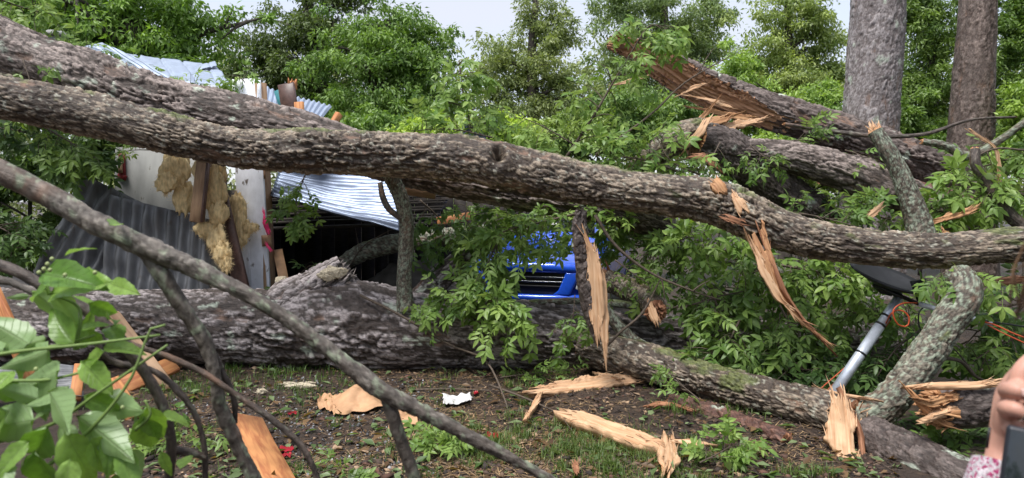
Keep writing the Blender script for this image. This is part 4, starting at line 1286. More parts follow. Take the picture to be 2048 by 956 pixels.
trunk("thin_branch", [(1570, 248, 4, 7.6), (1660, 262, 5, 7.5), (1760, 272, 5, 7.3), (1850, 268, 4, 7.2), (1940, 240, 3, 7.2), (2030, 234, 2, 7.2)], FORED, 317, ds=.03, dc=.01, amp=.002, label="thin bare branch lying across the split trunk", cat="branch", m_min=7)
trunk("standing_limb", [(812, 620, 20, 6.7), (808, 560, 15, 6.7), (812, 500, 14, 6.7), (812, 440, 14, 6.65), (800, 390, 14, 6.6), (778, 345, 15, 6.55)], LICH, 318, ds=.009, dc=.008, cl=.045, cw=.02, amp=.009, label="slim lichen limb hanging upright below the long trunk", cat="limb", m_min=14, endwood=(0, 0))
trunk("bare_stick", [(760, 365, 5, 6.6), (766, 395, 6, 6.58), (778, 418, 6, 6.58), (800, 436, 5, 6.6)], FORED, 319, ds=.014, dc=.01, amp=.002, label="short dark stick beside the slim lichen limb", cat="stick", m_min=8, endwood=(0, 0))
trunk("shaded_limb", [(660, 545, 14, 7.7), (720, 508, 17, 7.7), (790, 488, 17, 7.7), (880, 474, 15, 7.7), (980, 462, 13, 7.7), (1060, 458, 12, 7.7)], LICH, 320, ds=.016, dc=.013, cl=.06, cw=.025, amp=.01, label="lichen limb lying in the dark under the shed roof", cat="limb")
trunk("pale_limb", [(790, 640, 24, 7.3), (850, 585, 24, 7.35), (910, 530, 20, 7.4), (965, 488, 16, 7.45), (990, 465, 8, 7.5)], SHAG3, 321, ds=.014, dc=.013, cl=.10, cw=.03, amp=.012, label="pale weathered limb slanting up beside the blue car", cat="limb")
trunk("grey_limb", [(1240, 455, 11, 7.5), (1330, 482, 13, 7.5), (1430, 512, 14, 7.5), (1540, 535, 14, 7.5), (1650, 575, 15, 7.3), (1760, 625, 17, 7.1), (1860, 655, 16, 6.9)], LICH, 322, ds=.016, dc=.013, cl=.06, cw=.025, amp=.009, label="grey limb running through the leaves right of the blue car", cat="limb")
l12, C12, T12 = trunk("snapped_branch", [(1218, 560, 22, 7.0), (1260, 580, 24, 6.8), (1300, 605, 24, 6.5), (1312, 622, 23, 6.25)], MOSSY, 323, ds=.01, dc=.009, cl=.05, cw=.025, amp=.012, label="mossy branch with round torn end facing the viewer", cat="branch", endwood=(2, 2))
sliver("torn_wood", [(1298, 604, 7, 6.15), (1304, 620, 9, 6.12), (1310, 636, 8, 6.1), (1314, 648, 5, 6.1)], WOODP, l12, face=(-.2, -1, .1), thick=.03, seed=52, na=7)
shards("torn_fibres", P(1312, 622, 6.2), (0, -1, -.1), .085, 34, .02, .06, WOODR, l12, seed=53, spread=.5, width=.03)
shards("torn_fibres", P(1216, 556, 7.02), (-.6, -.2, .6), .09, 26, .08, .2, WOODR, l12, seed=54, spread=.25, width=.03)
trunk("thin_limb", [(1060, 606, 7, 7.0), (1150, 602, 7, 6.9), (1240, 608, 8, 6.7), (1280, 618, 7, 6.5)], LICH, 324, ds=.014, dc=.01, amp=.004, cl=.05, cw=.02, label="thin lichen branch lying in front of the car bumper", cat="branch", m_min=10)
trunk("thin_limb", [(1200, 610, 12, 6.45), (1235, 650, 12, 6.4), (1265, 680, 13, 6.35), (1310, 705, 12, 6.2)], LICH, 325, ds=.012, dc=.009, amp=.006, cl=.05, cw=.02, label="pale lichen branch draped over the big log", cat="branch", m_min=12)
trunk("bark_log", [(1340, 800, 12, 5.5), (1400, 822, 20, 5.35), (1480, 850, 22, 5.05), (1545, 872, 20, 4.78), (1575, 882, 17, 4.68)], REDB, 326, ds=.010, dc=.009, cl=.09, cw=.035, amp=.01, label="small reddish rotten log lying in the grass", cat="log", endwood=(2, 2))

# hanging torn strips
hs = empty("hanging_splinter", P(1185, 700, 5.85), "long torn strip with dark bark hanging in front of the blue car", "splinter")
trunk("bark", [(1162, 420, 9, 5.85), (1160, 470, 13, 5.85), (1168, 540, 14, 5.85), (1178, 610, 15, 5.84), (1190, 660, 11, 5.84), (1196, 690, 4, 5.84)], DARKB, 331, parent=hs, ds=.008, dc=.007, cl=.07, cw=.03, amp=.014, lump=.2, m_min=18, endwood=(0, 0))
sliver("pale_wood", [(1172, 470, 4, 5.80), (1184, 515, 17, 5.79), (1190, 580, 22, 5.78), (1194, 640, 17, 5.77), (1196, 672, 6, 5.77)], WOODP, hs, face=(-.15, -1, 0), thick=.02, seed=61, rag=.12, na=11)
sliver("pale_wood", [(1192, 505, 3, 5.81), (1204, 560, 10, 5.80), (1207, 620, 12, 5.78), (1209, 670, 10, 5.76), (1213, 728, 1.5, 5.75)], WOODP, hs, face=(.2, -1, 0), thick=.02, seed=62, rag=.12, na=9)
hs2 = empty("hanging_splinter", P(1570, 665, 5.5), "orange brown fibrous strip hanging below the long trunk right of centre", "splinter")
for q, pa_ in enumerate([[(1515, 480, 22, 5.60), (1535, 530, 18, 5.52), (1558, 580, 14, 5.5), (1590, 630, 8, 5.5), (1634, 668, 2, 5.5)],
                         [(1503, 484, 8, 5.58), (1528, 540, 8, 5.50), (1550, 585, 7, 5.47), (1578, 618, 5, 5.46), (1600, 640, 1.5, 5.46)],
                         [(1530, 484, 7, 5.58), (1552, 540, 6, 5.5), (1572, 590, 5, 5.48), (1606, 640, 3, 5.5), (1636, 672, 1, 5.5)]]):
    sliver("torn_fibre", pa_, (WOOD, WOODP, WOODR)[q], hs2, face=(-.2 + .3 * q, -1, .1), thick=.025, seed=65 + q, rag=.3, na=13)

# bare twigs seen against the leaves
def twig(label, pts, r0, r1=None, name="bare_twig", mat=None, fork=None):
    C, s = catmull([list(P(*q)) for q in pts], n=20)
    mb = MB()
    mb.tube(C, np.linspace(r0, r1 or r0 * .4, len(C)), 7)
    for (f, pt) in (fork or []):
        a = C[int(f * 19)]
        mb.tube(limb_path(a, P(*pt), rng, .06, 7), np.linspace(r0 * .6, r0 * .2, 7), 6)
    return tag(mb.build(name, mat or TWIG, smooth=True), label, "twig")
twig("dark twig rising from the long trunk past the split trunk", [(1192, 310, 7.0), (1300, 230, 7.1), (1370, 165, 7.1), (1460, 112, 7.1)], .014, .005, fork=[(.8, (1428, 96, 7.1))])
twig("long dark twig slanting down right of the hanging strip", [(1190, 430, 6.0), (1230, 490, 6.0), (1300, 545, 6.0), (1380, 580, 6.0), (1440, 600, 6.1)], .016, .006, fork=[(.6, (1330, 600, 6.0)), (.8, (1420, 560, 6.0))])
twig("pale twig leaning on the big log below the torn branch end", [(1205, 700, 6.1), (1240, 665, 6.1), (1285, 625, 6.1), (1320, 560, 6.2)], .014, .006)
twig("dark twig sweeping over the big log down to the ground", [(720, 590, 6.6), (800, 630, 6.5), (900, 690, 6.4), (970, 720, 6.2), (1010, 800, 5.6), (1020, 850, 5.2)], .013, .006)
twig("slim twig standing up in the dark under the roof", [(700, 530, 7.6), (730, 490, 7.6), (790, 455, 7.6)], .008, .004, fork=[(.3, (710, 455, 7.6))])
twig("thin stick reaching right through the leaf heap", [(1290, 622, 6.3), (1380, 610, 6.3), (1450, 590, 6.3), (1560, 570, 6.3)], .010, .004, fork=[(.5, (1400, 640, 6.2)), (.7, (1470, 620, 6.2))])
twig("bare stick under the lichen limb at right", [(1870, 715, 5.0), (1920, 722, 5.1), (1950, 752, 5.2), (1990, 770, 5.4)], .016, .008, fork=[(.6, (1900, 690, 5.2))])
twig("crossing twig at the right edge over the bright leaves", [(2048, 300, 6.4), (1980, 300, 6.4), (1900, 350, 6.5), (1870, 390, 6.6)], .010, .004, fork=[(.4, (1990, 350, 6.4)), (.7, (1885, 440, 6.6))])
twig("dark stick lying on the grass at centre right", [(980, 770, 5.9), (1060, 800, 5.55), (1130, 835, 5.15), (1210, 880, 4.72)], .010, .005, fork=[(.5, (1150, 870, 4.8))])
twig("pale stick lying by the grass near the front", [(1060, 940, 4.2), (1110, 905, 4.5), (1160, 880, 4.7)], .007, .004)
twig("stick at the foot of the big log, centre", [(830, 780, 5.94), (900, 778, 5.96), (1000, 782, 5.9)], .011, .006)

# ================================================================== THE WRECKED SHED
MET1 = m_simple("galvanised_bright", (0.17, 0.205, 0.28), 0.38, metal=.6, scale=14, var=.12, bump=.05, dirt=((.10, .09, .10), 26, .64))
MET2 = m_simple("galvanised_pale_blue", (0.34, 0.40, 0.50), 0.5, metal=.3, scale=9, var=.12, bump=.05, dirt=((.25, .25, .24), 12, .70))
MET3 = m_simple("galvanised_weathered", (0.155, 0.158, 0.165), 0.55, metal=.3, scale=7, var=.35, bump=.1, dirt=((.10, .085, .075), 5, .60), stretch=(1.6, 1.6, .5))
sheet("corrugated_sheet", P(560, 335, 8.5), P(540, 392, 7.6), P(800, 345, 8.3), P(802, 464, 7.15), MET1, ncor=9, amp=.020, sag=(0, -.03, -.08), crumple=.012, seed=71, nv=40,
      label="shiny corrugated sheet sagging under the long trunk", cat="metal sheet")
sheet("corrugated_sheet", P(160, 345, 7.7), P(420, 470, 7.55), P(15, 640, 7.3), P(225, 660, 7.2), MET3, ncor=10, amp=.036, crumple=.06, seed=72, nv=30, sag=(0, .05, .02),
      label="weathered corrugated sheet behind, its edge against the dark leaves at left", cat="metal sheet", rag=.02)
sheet("corrugated_sheet", P(216, 388, 7.42), P(425, 440, 7.30), P(190, 650, 7.25), P(412, 650, 7.15), MET3, ncor=9, amp=.034, crumple=.03, seed=73, nv=30,
      label="front weathered corrugated sheet leaning behind the big log", cat="metal sheet")
sheet("roof_sheet", P(120, 100, 8.0), P(205, 86, 8.6), P(300, 180, 7.8), P(335, 168, 8.2), MET2, ncor=2, amp=.012, ribbed=True, crumple=.02, seed=74, nu=40, label="pale folded roof sheet at the left, over the upper trunk", cat="metal sheet")
sheet("roof_sheet", P(205, 86, 8.3), P(265, 110, 8.2), P(310, 160, 7.9), P(390, 185, 7.75), MET2, ncor=2, amp=.014, ribbed=True, crumple=.02, seed=75, nu=40, label="narrow bent roof panel standing up above the upper trunk", cat="metal sheet")
sheet("roof_sheet", P(255, 108, 9.6), P(430, 130, 9.6), P(280, 150, 8.4), P(468, 176, 8.4), MET2, ncor=4, amp=.014, ribbed=True, crumple=.025, seed=76, nu=60, label="broad pale blue roof panel lying above the white post", cat="metal sheet")
sheet("roof_sheet", P(370, 138, 9.2), P(430, 124, 9.6), P(390, 142, 9.1), P(434, 132, 9.3), MET2, ncor=2, amp=.01, ribbed=True, crumple=.03, seed=77, nu=30, label="small bent flap of roof metal at the end of the pale panel", cat="metal sheet")
sheet("corrugated_sheet", P(520, 172, 8.6), P(664, 210, 8.6), P(515, 240, 8.0), P(625, 262, 8.0), MET2, ncor=14, amp=.014, crumple=.02, seed=78, label="light blue corrugated sheet right of the white post", cat="metal sheet")
sheet("corrugated_sheet", P(930, 240, 8.6), P(952, 240, 8.6), P(905, 290, 8.2), P(980, 290, 8.2), MET1, ncor=5, amp=.012, crumple=.02, seed=79, label="small corrugated scrap poking up behind the long trunk", cat="metal sheet")
sheet("corrugated_sheet", P(-60, 740, 5.5), P(-60, 800, 5.2), P(150, 735, 5.75), P(170, 790, 5.4), MET3, ncor=7, amp=.010, crumple=.03, seed=80, label="grey corrugated scrap on the ground behind the near leaves", cat="metal sheet")
# vent cap
vc = empty("roof_vent", P(112, 85, 8.6), "white round vent cap on the far left roof", "vent")
mb = MB(); mb.tube([P(112, 90, 8.6), P(112, 72, 8.6)], .08, 14); mb.build("pipe", PANELW, vc, True)
mb = MB(); mb.tube([P(112, 73, 8.6), P(112, 69, 8.6), P(112, 63, 8.6), P(112, 61, 8.6)], [.13, .13, .10, .04], 16); mb.build("cap", PANELW, vc, True)

post = empty("door_post", (P(518, 590, 7.6)[0], 7.6, 0), "white painted post with flaking paint standing through the wreck", "post")
plank("board", P(493, 158, 7.6), P(522, 760, 7.6), .30, .04, (0, -1, 0), PAINTW, post, seed=3)
plank("side_board", P(517, 166, 7.66), P(545, 760, 7.66), .10, .16, (-.5, -1, 0), LUMBERO, post, seed=4)
plank("bracket", P(523, 330, 7.56), P(524, 358, 7.56), .085, .02, (0, -1, 0), LUMBERO, post, seed=5)
plank("bracket", P(532, 470, 7.55), P(534, 492, 7.55), .10, .02, (0, -1, 0), LUMBERO, post, seed=6)
plank("trim_strip", P(489, 340, 7.575), P(500, 590, 7.575), .035, .02, (0, -1, 0), PAINTW, post, seed=7)
PINK = m_simple("pink_ribbon", (0.80, 0.03, 0.16), .5, scale=20, var=.1)
sliver("marker_ribbon", [(528, 428, 3, 7.52), (530, 445, 5, 7.50), (534, 458, 6, 7.51), (538, 468, 5, 7.51)], PINK, face=(.2, -1, .1), thick=.004, seed=81, rag=.4, na=6, label="bright pink ribbon tied on the white post", cat="ribbon")
sliver("marker_ribbon", [(534, 490, 4, 7.51), (538, 496, 5, 7.5), (541, 500, 2, 7.5)], PINK, face=(.2, -1, .1), thick=.004, seed=82, rag=.4, na=6, label="small pink ribbon scrap below the post bracket", cat="ribbon")

wp = empty("wall_panel", (P(330, 500, 8.0)[0], 8.0, 0), "grey white wall panel with red trim behind the insulation", "wall")
plank("panel", P(340, 296, 8.0), P(335, 660, 8.0), 1.22, .05, (0, -1, 0), PANELW, wp, seed=8)
plank("red_trim", P(243, 303, 7.955), P(246, 360, 7.955), .065, .03, (0, -1, 0), REDP, wp, seed=9)
plank("red_trim", P(236, 350, 7.952), P(252, 357, 7.952), .06, .028, (0, -1, 0), REDP, wp, seed=10)
plank("patch", P(240, 322, 7.93), P(241, 346, 7.93), .05, .012, (0, -1, 0), LUMBERO, wp, seed=11)
plank("trim_board", P(424, 318, 7.35), P(498, 640, 7.25), .17, .04, (-.25, -1, 0), BROWNP, label="dark brown painted board leaning between insulation and white post", cat="board", seed=12)
pl = empty("short_stud", P(395, 446, 7.1), "short raw stud with brown edge hanging over the insulation", "stud")
plank("stud", P(407, 322, 7.15), P(392, 444, 7.1), .13, .04, (-.1, -1, 0), LUMBERO, pl, seed=13, jag=.01)
plank("painted_edge", P(417, 322, 7.13), P(405, 444, 7.08), .025, .05, (-.1, -1, 0), BROWNP, pl, seed=14)
sliver("wood_splinter", [(444, 318, 7, 7.3), (440, 345, 10, 7.3), (446, 372, 6, 7.28)], WOODR, face=(.3, -1, 0), thick=.03, seed=83, label="reddish split lath beside the short stud", cat="splinter")

def fluff(label, blobs, seed, mat=INSUL, name="insulation_clump", parent=None, fuzz=1500, cat="insulation", group=None):
    """torn glass wool: lumpy body with loose fibre tufts"""
    g = np.random.default_rng(seed)
    root = empty(name, P(blobs[0][0], blobs[0][1] + blobs[0][3], blobs[0][4]), label, cat, group)
    mb = MB()
    nt, npz = 40, 26
    tt, ph = np.meshgrid(np.linspace(0, 2 * np.pi, nt, endpoint=False), np.linspace(.02, np.pi - .02, npz), indexing='ij')
    D = np.stack([np.cos(tt) * np.sin(ph), np.sin(tt) * np.sin(ph), np.cos(ph)], -1)
    i = np.arange(nt)[:, None] * npz; j = np.arange(npz - 1)[None]; i2 = ((np.arange(nt) + 1) % nt)[:, None] * npz
    F = np.stack([i + j, i + j + 1, i2 + j + 1, i2 + j], -1).reshape(-1, 4)
    tufts = MB()
    for (px, py, rx, ry, d) in blobs:
        c = P(px, py, d)
        r = np.array([rx * d / FPX, min(rx, ry) * d / FPX * .42, ry * d / FPX])
        q = 1 + .30 * fbm(D[..., 0] * 3.2 + px, D[..., 1] * 3.2, D[..., 2] * .8 + py, seed, 4) + .22 * fbm(D[..., 0] * 1.5 + px, D[..., 1] * 1.5, D[..., 2] * 1.5 + py, seed + 8, 2) + .05 * fbm(D[..., 0] * 12, D[..., 1] * 12, D[..., 2] * 12 + py, seed + 4, 2)
        V = c + D * q[..., None] * r
        mb.add(V.reshape(-1, 3), F)
        VV = V.reshape(-1, 3)
        for k in range(fuzz // len(blobs)):
            v = VV[g.integers(len(VV))]
            dd = nrm(nrm(v - c) + g.normal(0, .7, 3) + [0, 0, -.5])
            e = nrm(np.cross(dd, g.normal(0, 1, 3))) * .0022
            l = g.uniform(.015, .06)
            tufts.add([v - e, v + e, v + dd * l], F3=[(0, 1, 2)])
    mb.build("wool", mat, root, smooth=True)
    o = tufts.build("loose_fibres", mat, root)
    o["kind"] = "stuff"
    return root
fluff("big yellow insulation wad left of the short stud", [(350, 345, 26, 38, 7.35), (332, 365, 22, 20, 7.25), (366, 398, 20, 32, 7.35), (352, 325, 20, 24, 7.4)], 91)
fluff("pale insulation hanging under the short stud", [(428, 380, 22, 46, 7.25), (436, 425, 19, 28, 7.22), (400, 340, 12, 26, 7.25), (408, 458, 18, 14, 7.2), (438, 350, 12, 28, 7.3)], 92)
fluff("insulation strip between brown board and corrugated sheet", [(432, 480, 16, 26, 7.2), (446, 508, 16, 24, 7.15), (455, 525, 8, 14, 7.12)], 93)
fluff("insulation wad stuck to the left of the white post", [(472, 422, 17, 34, 7.45), (480, 458, 17, 32, 7.42), (500, 455, 16, 9, 7.4), (476, 485, 11, 18, 7.4)], 94)
PALEF = m_simple("pale_foam", (0.60, 0.52, 0.38), .95, scale=60, var=.25, bump=.9, bdist=.015)
fluff("pale foam scrap at the foot of the white post", [(515, 588, 28, 8, 6.95), (566, 568, 12, 14, 7.2), (560, 590, 14, 8, 7.0)], 95, PALEF, "foam_scrap", fuzz=90)
fluff("foam block behind the log left of the white post", [(422, 572, 24, 18, 7.35)], 96, PALEF, "foam_scrap", fuzz=60)
fluff("cream foam stuck on the broken stub of the big log", [(668, 545, 24, 11, 6.75), (655, 552, 16, 9, 6.75)], 97, PALEF, "foam_scrap", fuzz=60)
fluff("yellowish insulation scrap on the gravel", [(602, 772, 24, 6, 5.95), (580, 768, 14, 4, 6.0), (620, 766, 10, 3, 6.0)], 98, PALEF, "foam_scrap", fuzz=80)
fluff("small foam crumb on the gravel at left", [(524, 783, 10, 5, 5.8)], 99, PALEF, "foam_scrap", fuzz=40)

plank("door_board", P(572, 168, 7.9), P(592, 290, 7.9), .19, .04, (-.2, -1, .1), BROWNP, label="purple brown board standing in front of the blue corrugated sheet", cat="board", seed=15, jag=.012)
plank("teal_board", P(556, 180, 7.97), P(580, 260, 7.97), .10, .03, (-.4, -1, 0), m_simple("teal_paint", (.06, .24, .27), .5, scale=20, var=.2), label="narrow teal painted board edge behind the brown board", cat="board", seed=16)
plank("stud_end", P(598, 204, 7.75), P(603, 290, 7.75), .10, .05, (-.2, -1, .1), LUMBER, label="orange sawn stud end beside the brown board", cat="stud", seed=17)
plank("stud_end", P(678, 228, 7.6), P(655, 270, 7.5), .06, .08, (-.5, -1, .1), LUMBER, label="leaning orange stud end right of the blue corrugated sheet", cat="stud", seed=18)
shards("splintered_lath", P(582, 172, 7.93), (.1, 0, 1), .05, 8, .06, .1, LUMBER, None, seed=84, spread=.2, width=.04)
tag(bpy.data.objects["splintered_lath"], "orange torn lath tips above the brown board", "lath")
plank("fallen_board", P(790, 376, 7.2), P(872, 388, 7.2), .06, .10, (0, -.3, 1), LUMBERO, label="pale board end lying under the long trunk at centre", cat="board", seed=19)
plank("fallen_board", P(875, 444, 8.1), P(950, 432, 8.1), .10, .08, (0, -1, .3), LUMBER, label="orange board in the shade left of the blue car", cat="board", seed=20)
plank("fallen_board", P(555, 500, 7.75), P(570, 570, 7.5), .10, .02, (.4, -1, .1), KRAFT, label="brown torn sheathing piece right of the white post foot", cat="board", seed=21)

# dark inside of the collapsed shed: its shade is in the board colours
shed = empty("collapsed_shed", (-1.6, 9.6, 0), "dark coloured inside of the collapsed shed, shade put into its boards", "shed")
def wallpiece(name, c0, c1, h0, h1, mat, th=.04):
    c0, c1 = np.array(c0, float), np.array(c1, float)
    T = nrm(c1 - c0); n_ = np.array([-T[1], T[0], 0])
    nb_ = max(2, int(np.linalg.norm(c1 - c0) / .2))
    for q in range(nb_):
        a, b = c0 + (c1 - c0) * q / nb_, c0 + (c1 - c0) * (q + .97) / nb_
        mb = MB(); mb.box((a + b) / 2 + [0, 0, (h0 + h1) / 2] + n_ * (.008 * (q % 3)), (b - a) / 2, n_ * th / 2, [0, 0, (h1 - h0) / 2]); mb.build(name, mat, shed)
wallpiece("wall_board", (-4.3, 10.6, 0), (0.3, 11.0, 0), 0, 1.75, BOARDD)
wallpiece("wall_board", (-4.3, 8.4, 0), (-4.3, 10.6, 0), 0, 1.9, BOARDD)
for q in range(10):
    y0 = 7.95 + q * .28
    mb = MB(); mb.box((-2.55, y0 + .14, 1.28 + .015 * (q % 2) + .045 * q), (1.65, .06, .05), (0, .145, 0), (0, 0, .015)); mb.build("light_block_board", BOARDD, shed)  # roof deck added to keep light out of the shed
mb = MB(); mb.box((-1.6, 9.2, .02), (2.4, 0, 0), (0, 1.3, 0), (0, 0, .02)); mb.build("floor", SHEDBLK, shed)
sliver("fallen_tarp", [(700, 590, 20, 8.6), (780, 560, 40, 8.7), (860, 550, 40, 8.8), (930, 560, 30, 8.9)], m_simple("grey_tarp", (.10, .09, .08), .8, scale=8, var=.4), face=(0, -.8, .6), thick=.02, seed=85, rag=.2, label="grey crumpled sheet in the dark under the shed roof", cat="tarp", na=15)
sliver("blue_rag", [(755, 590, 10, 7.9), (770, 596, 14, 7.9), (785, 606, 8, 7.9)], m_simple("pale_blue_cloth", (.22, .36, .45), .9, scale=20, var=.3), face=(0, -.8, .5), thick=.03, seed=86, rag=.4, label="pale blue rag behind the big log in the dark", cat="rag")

# loose lumber at left
plank("lumber", P(-25, 560, 5.75), P(62, 752, 5.5), .13, .04, (-.3, -1, .2), LUMBER, label="orange board at the far left edge leaning down", cat="board", seed=22, jag=.01)
plank("lumber", P(228, 632, 6.45), P(338, 778, 5.95), .11, .05, (.5, -1, .5), LUMBERO, label="split pale board leaning on the big log at left", cat="board", seed=23, jag=.02)
plank("lumber", P(238, 776, 5.9), P(350, 728, 6.35), .16, .05, (.3, -.8, .6), LUMBER, label="board lying crosswise at the foot of the big log", cat="board", seed=24, jag=.01)
plank("lumber", P(222, 760, 5.4), P(268, 836, 5.2), .11, .045, (.5, -.8, .6), LUMBER, label="short board behind the near leaves pointing down right", cat="board", seed=25, jag=.01)
plank("lumber", P(150, 800, 5.4), P(160, 730, 5.6), .08, .045, (.5, -.8, .3), LUMBER, label="board end between the near leaves at lower left", cat="board", seed=26)
pp = G(492, 836, .05); pq = G(575, 1010, .05)
plank("lumber", pp, pq, .23, .045, (.45, -.2, .9), LUMBER, label="wide orange board lying on the gravel in front", cat="board", seed=27, jag=.004)
# ================================================================== BLUE CAR UNDER THE LEAVES
BLUE = m_simple("blue_car_paint", (0.014, 0.095, 0.68), .22, metal=.15, scale=40, var=.08, bump=0, coat=1.0, dirt=((.08, .10, .2), 9, .72))
BLACKP = m_simple("black_plastic", (.012, .012, .013), .45, scale=40, var=.2)
RUBBER = m_simple("tyre_rubber", (.02, .02, .02), .8, scale=40, var=.2)
CHROME = m_simple("dull_chrome", (.35, .36, .38), .25, metal=1, scale=30, var=.05, bump=0)
GLASSD = m_simple("dark_glass", (.015, .02, .022), .06, scale=5, var=.1, bump=0, coat=.5)
LENS = m_simple("headlight_lens", (.62, .66, .66), .12, scale=25, var=.12, bump=.05, coat=.6)
car_loc = np.array([(1050 - CX) / FPX * 8.75, 8.75, 0.0]); yaw = R(-17)
car = empty("parked_car", car_loc, "blue car crushed and buried under the leaves at centre", "car")
cc, ss = math.cos(yaw), math.sin(yaw)
def CT(V):
    V = np.asarray(V, float)
    return np.stack([V[..., 0] * cc - V[..., 1] * ss, V[..., 0] * ss + V[..., 1] * cc, V[..., 2]], -1) + car_loc
st = [  # y, half width low, belt half width, belt z, top z, top half width
    (0.00, .62, .70, .62, .76, .55), (0.10, .76, .80, .66, .86, .66), (.45, .84, .86, .72, .93, .70), (.95, .86, .88, .80, 1.0, .72), (1.25, .86, .88, .84, 1.06, .72),
    (1.75, .86, .88, .88, 1.38, .60), (2.3, .86, .88, .90, 1.46, .58), (3.0, .86, .88, .92, 1.44, .57), (3.6, .85, .86, .92, 1.30, .56), (3.95, .82, .82, .86, 1.0, .62), (4.05, .70, .72, .7, .84, .55)]
V = []
for (y, wl_, wb_, zb, zt, wt) in st:
    half = [(wl_ * .92, .24), (wl_, .34), (wb_, (zb + .34) / 2 + .05), (wb_ * .985, zb), (wt + (wb_ - wt) * .35, zb + (zt - zb) * .55), (wt, zt - .03), (wt * .6, zt), (0, zt + .012)]
    V += [(x, y, z) for x, z in half] + [(-x, y, z) for x, z in half[-2::-1]]
V = np.array(V); m_ = 15
F = [(q * m_ + a, q * m_ + (a + 1) % m_, q * m_ + m_ + (a + 1) % m_, q * m_ + m_ + a) for q in range(len(st) - 1) for a in range(m_)]
o = obj("body", CT(V), [np.array(F), np.array([tuple(range(m_ - 1, -1, -1)), tuple(range((len(st) - 1) * m_, len(st) * m_))])], BLUE, car, smooth=True)
sm = o.modifiers.new("round", 'SUBSURF'); sm.levels = 2; sm.render_levels = 2
def cbox(name, c, hx, hy, hz, mat, bev=.015, parent=None):
    mb = MB(); c = np.array(c, float)
    corners = np.array([[i, j, k] for i in (-1, 1) for j in (-1, 1) for k in (-1, 1)], float) * [hx, hy, hz] + c
    mb.add(CT(corners), [(0, 1, 3, 2), (4, 6, 7, 5), (0, 4, 5, 1), (2, 3, 7, 6), (0, 2, 6, 4), (1, 5, 7, 3)])
    o = mb.build(name, mat, parent or car)
    if bev:
        b = o.modifiers.new("bevel", 'BEVEL'); b.width = bev; b.segments = 3
    return o
def cquad(name, pts, th, mat, bev=.01, parent=None):
    """a flat curved-corner panel given in car coordinates, thickness toward the front"""
    pts = np.array(pts, float); n = len(pts)
    V = np.concatenate([pts, pts + [0, th, 0]])
    F4 = np.array([(a, (a + 1) % n, n + (a + 1) % n, n + a) for a in range(n)])
    o = obj(name, CT(V), [F4, np.array([tuple(range(n - 1, -1, -1)), tuple(range(n, 2 * n))])], mat, parent or car)
    if bev:
        b = o.modifiers.new("bevel", 'BEVEL'); b.width = bev; b.segments = 3
    return o
hood = [(x, -.07 + .10 * (abs(x) / .78) ** 2.2, z) for x, z in zip(np.linspace(-.76, .76, 9), [.74, .765, .775, .78, .782, .78, .775, .765, .74])]
mb = MB(); Cc = np.array(hood); mb.tube(CT(Cc), [.05, .062, .068, .07, .07, .07, .068, .062, .05], 14); mb.build("hood_edge", BLUE, car, True)
sheetV = []
for t in np.linspace(0, 1, 8):
    for u in np.linspace(-1, 1, 11):
        sheetV.append((u * (.74 + .03 * t), -.06 + .10 * (abs(u)) ** 2.2 * (1 - t) + 1.25 * t, .835 + .225 * t - .05 * u ** 2 + .012 * math.cos(u * 3.1 * 2)))
F = [(a * 11 + b, a * 11 + b + 1, a * 11 + 12 + b, a * 11 + 11 + b) for a in range(7) for b in range(10)]
o = obj("hood", CT(sheetV), np.array(F), BLUE, car, smooth=True); so = o.modifiers.new("thick", 'SOLIDIFY'); so.thickness = .02
cquad("grille", [(-.56, -.035, .71), (.56, -.035, .71), (.46, -.035, .44), (-.46, -.035, .44)], .03, BLACKP, .008)
for z in (.655, .60, .545):
    hw = .55 - (.71 - z) * .37
    cbox("grille_slat", (0, -.055, z), hw, .016, .009, CHROME if z != .545 else BLACKP, .004)
for s_ in (-1, 1):
    cquad("grille_frame", [(s_ * .53, -.075, .72), (s_ * .70, -.04, .72), (s_ * .63, -.06, .56), (s_ * .58, -.08, .44), (s_ * .36, -.09, .44), (s_ * .44, -.085, .50)][::s_], .07, BLUE, .02)
    hl = cquad("headlight", [(s_ * .70, -.035, .715), (s_ * .86, .10, .73), (s_ * .86, .10, .60), (s_ * .70, -.03, .50), (s_ * .645, -.045, .52)][::s_], .05, LENS, .012)
    mb = MB(); mb.tube(CT([(s_ * .74, -.035, .61), (s_ * .74, .01, .61)]), .05, 12); mb.build("reflector", CHROME, hl, True)
    for yw in (.75, 3.3):
        w = empty("wheel", (0, 0, 0)); w.parent = car
        mb = MB(); mb.tube(CT([(s_ * .80, yw, .31), (s_ * .81, yw, .31), (s_ * .90, yw, .31), (s_ * .91, yw, .31)]), [.28, .31, .31, .28], 24); mb.build("tyre", RUBBER, w, True)
        mb = MB(); mb.tube(CT([(s_ * .88, yw, .31), (s_ * .915, yw, .31)]), [.19, .17], 18); mb.build("rim", CHROME, w, True)
bl = [(x, -.10 + .14 * (abs(x) / .80) ** 2.2, .405) for x in np.linspace(-.80, .80, 9)]
mb = MB(); mb.tube(CT(bl), .045, 12); mb.build("bumper_lip", BLUE, car, True)
bl = [(x, -.06 + .14 * (abs(x) / .80) ** 2.2, .29) for x in np.linspace(-.80, .80, 9)]
mb = MB(); mb.tube(CT(bl), .085, 12); mb.build("lower_bumper", BLACKP, car, True)
cquad("windscreen", [(-.64, 1.30, 1.08), (.64, 1.30, 1.08), (.56, 1.74, 1.40), (-.56, 1.74, 1.40)], -.03, GLASSD, 0)
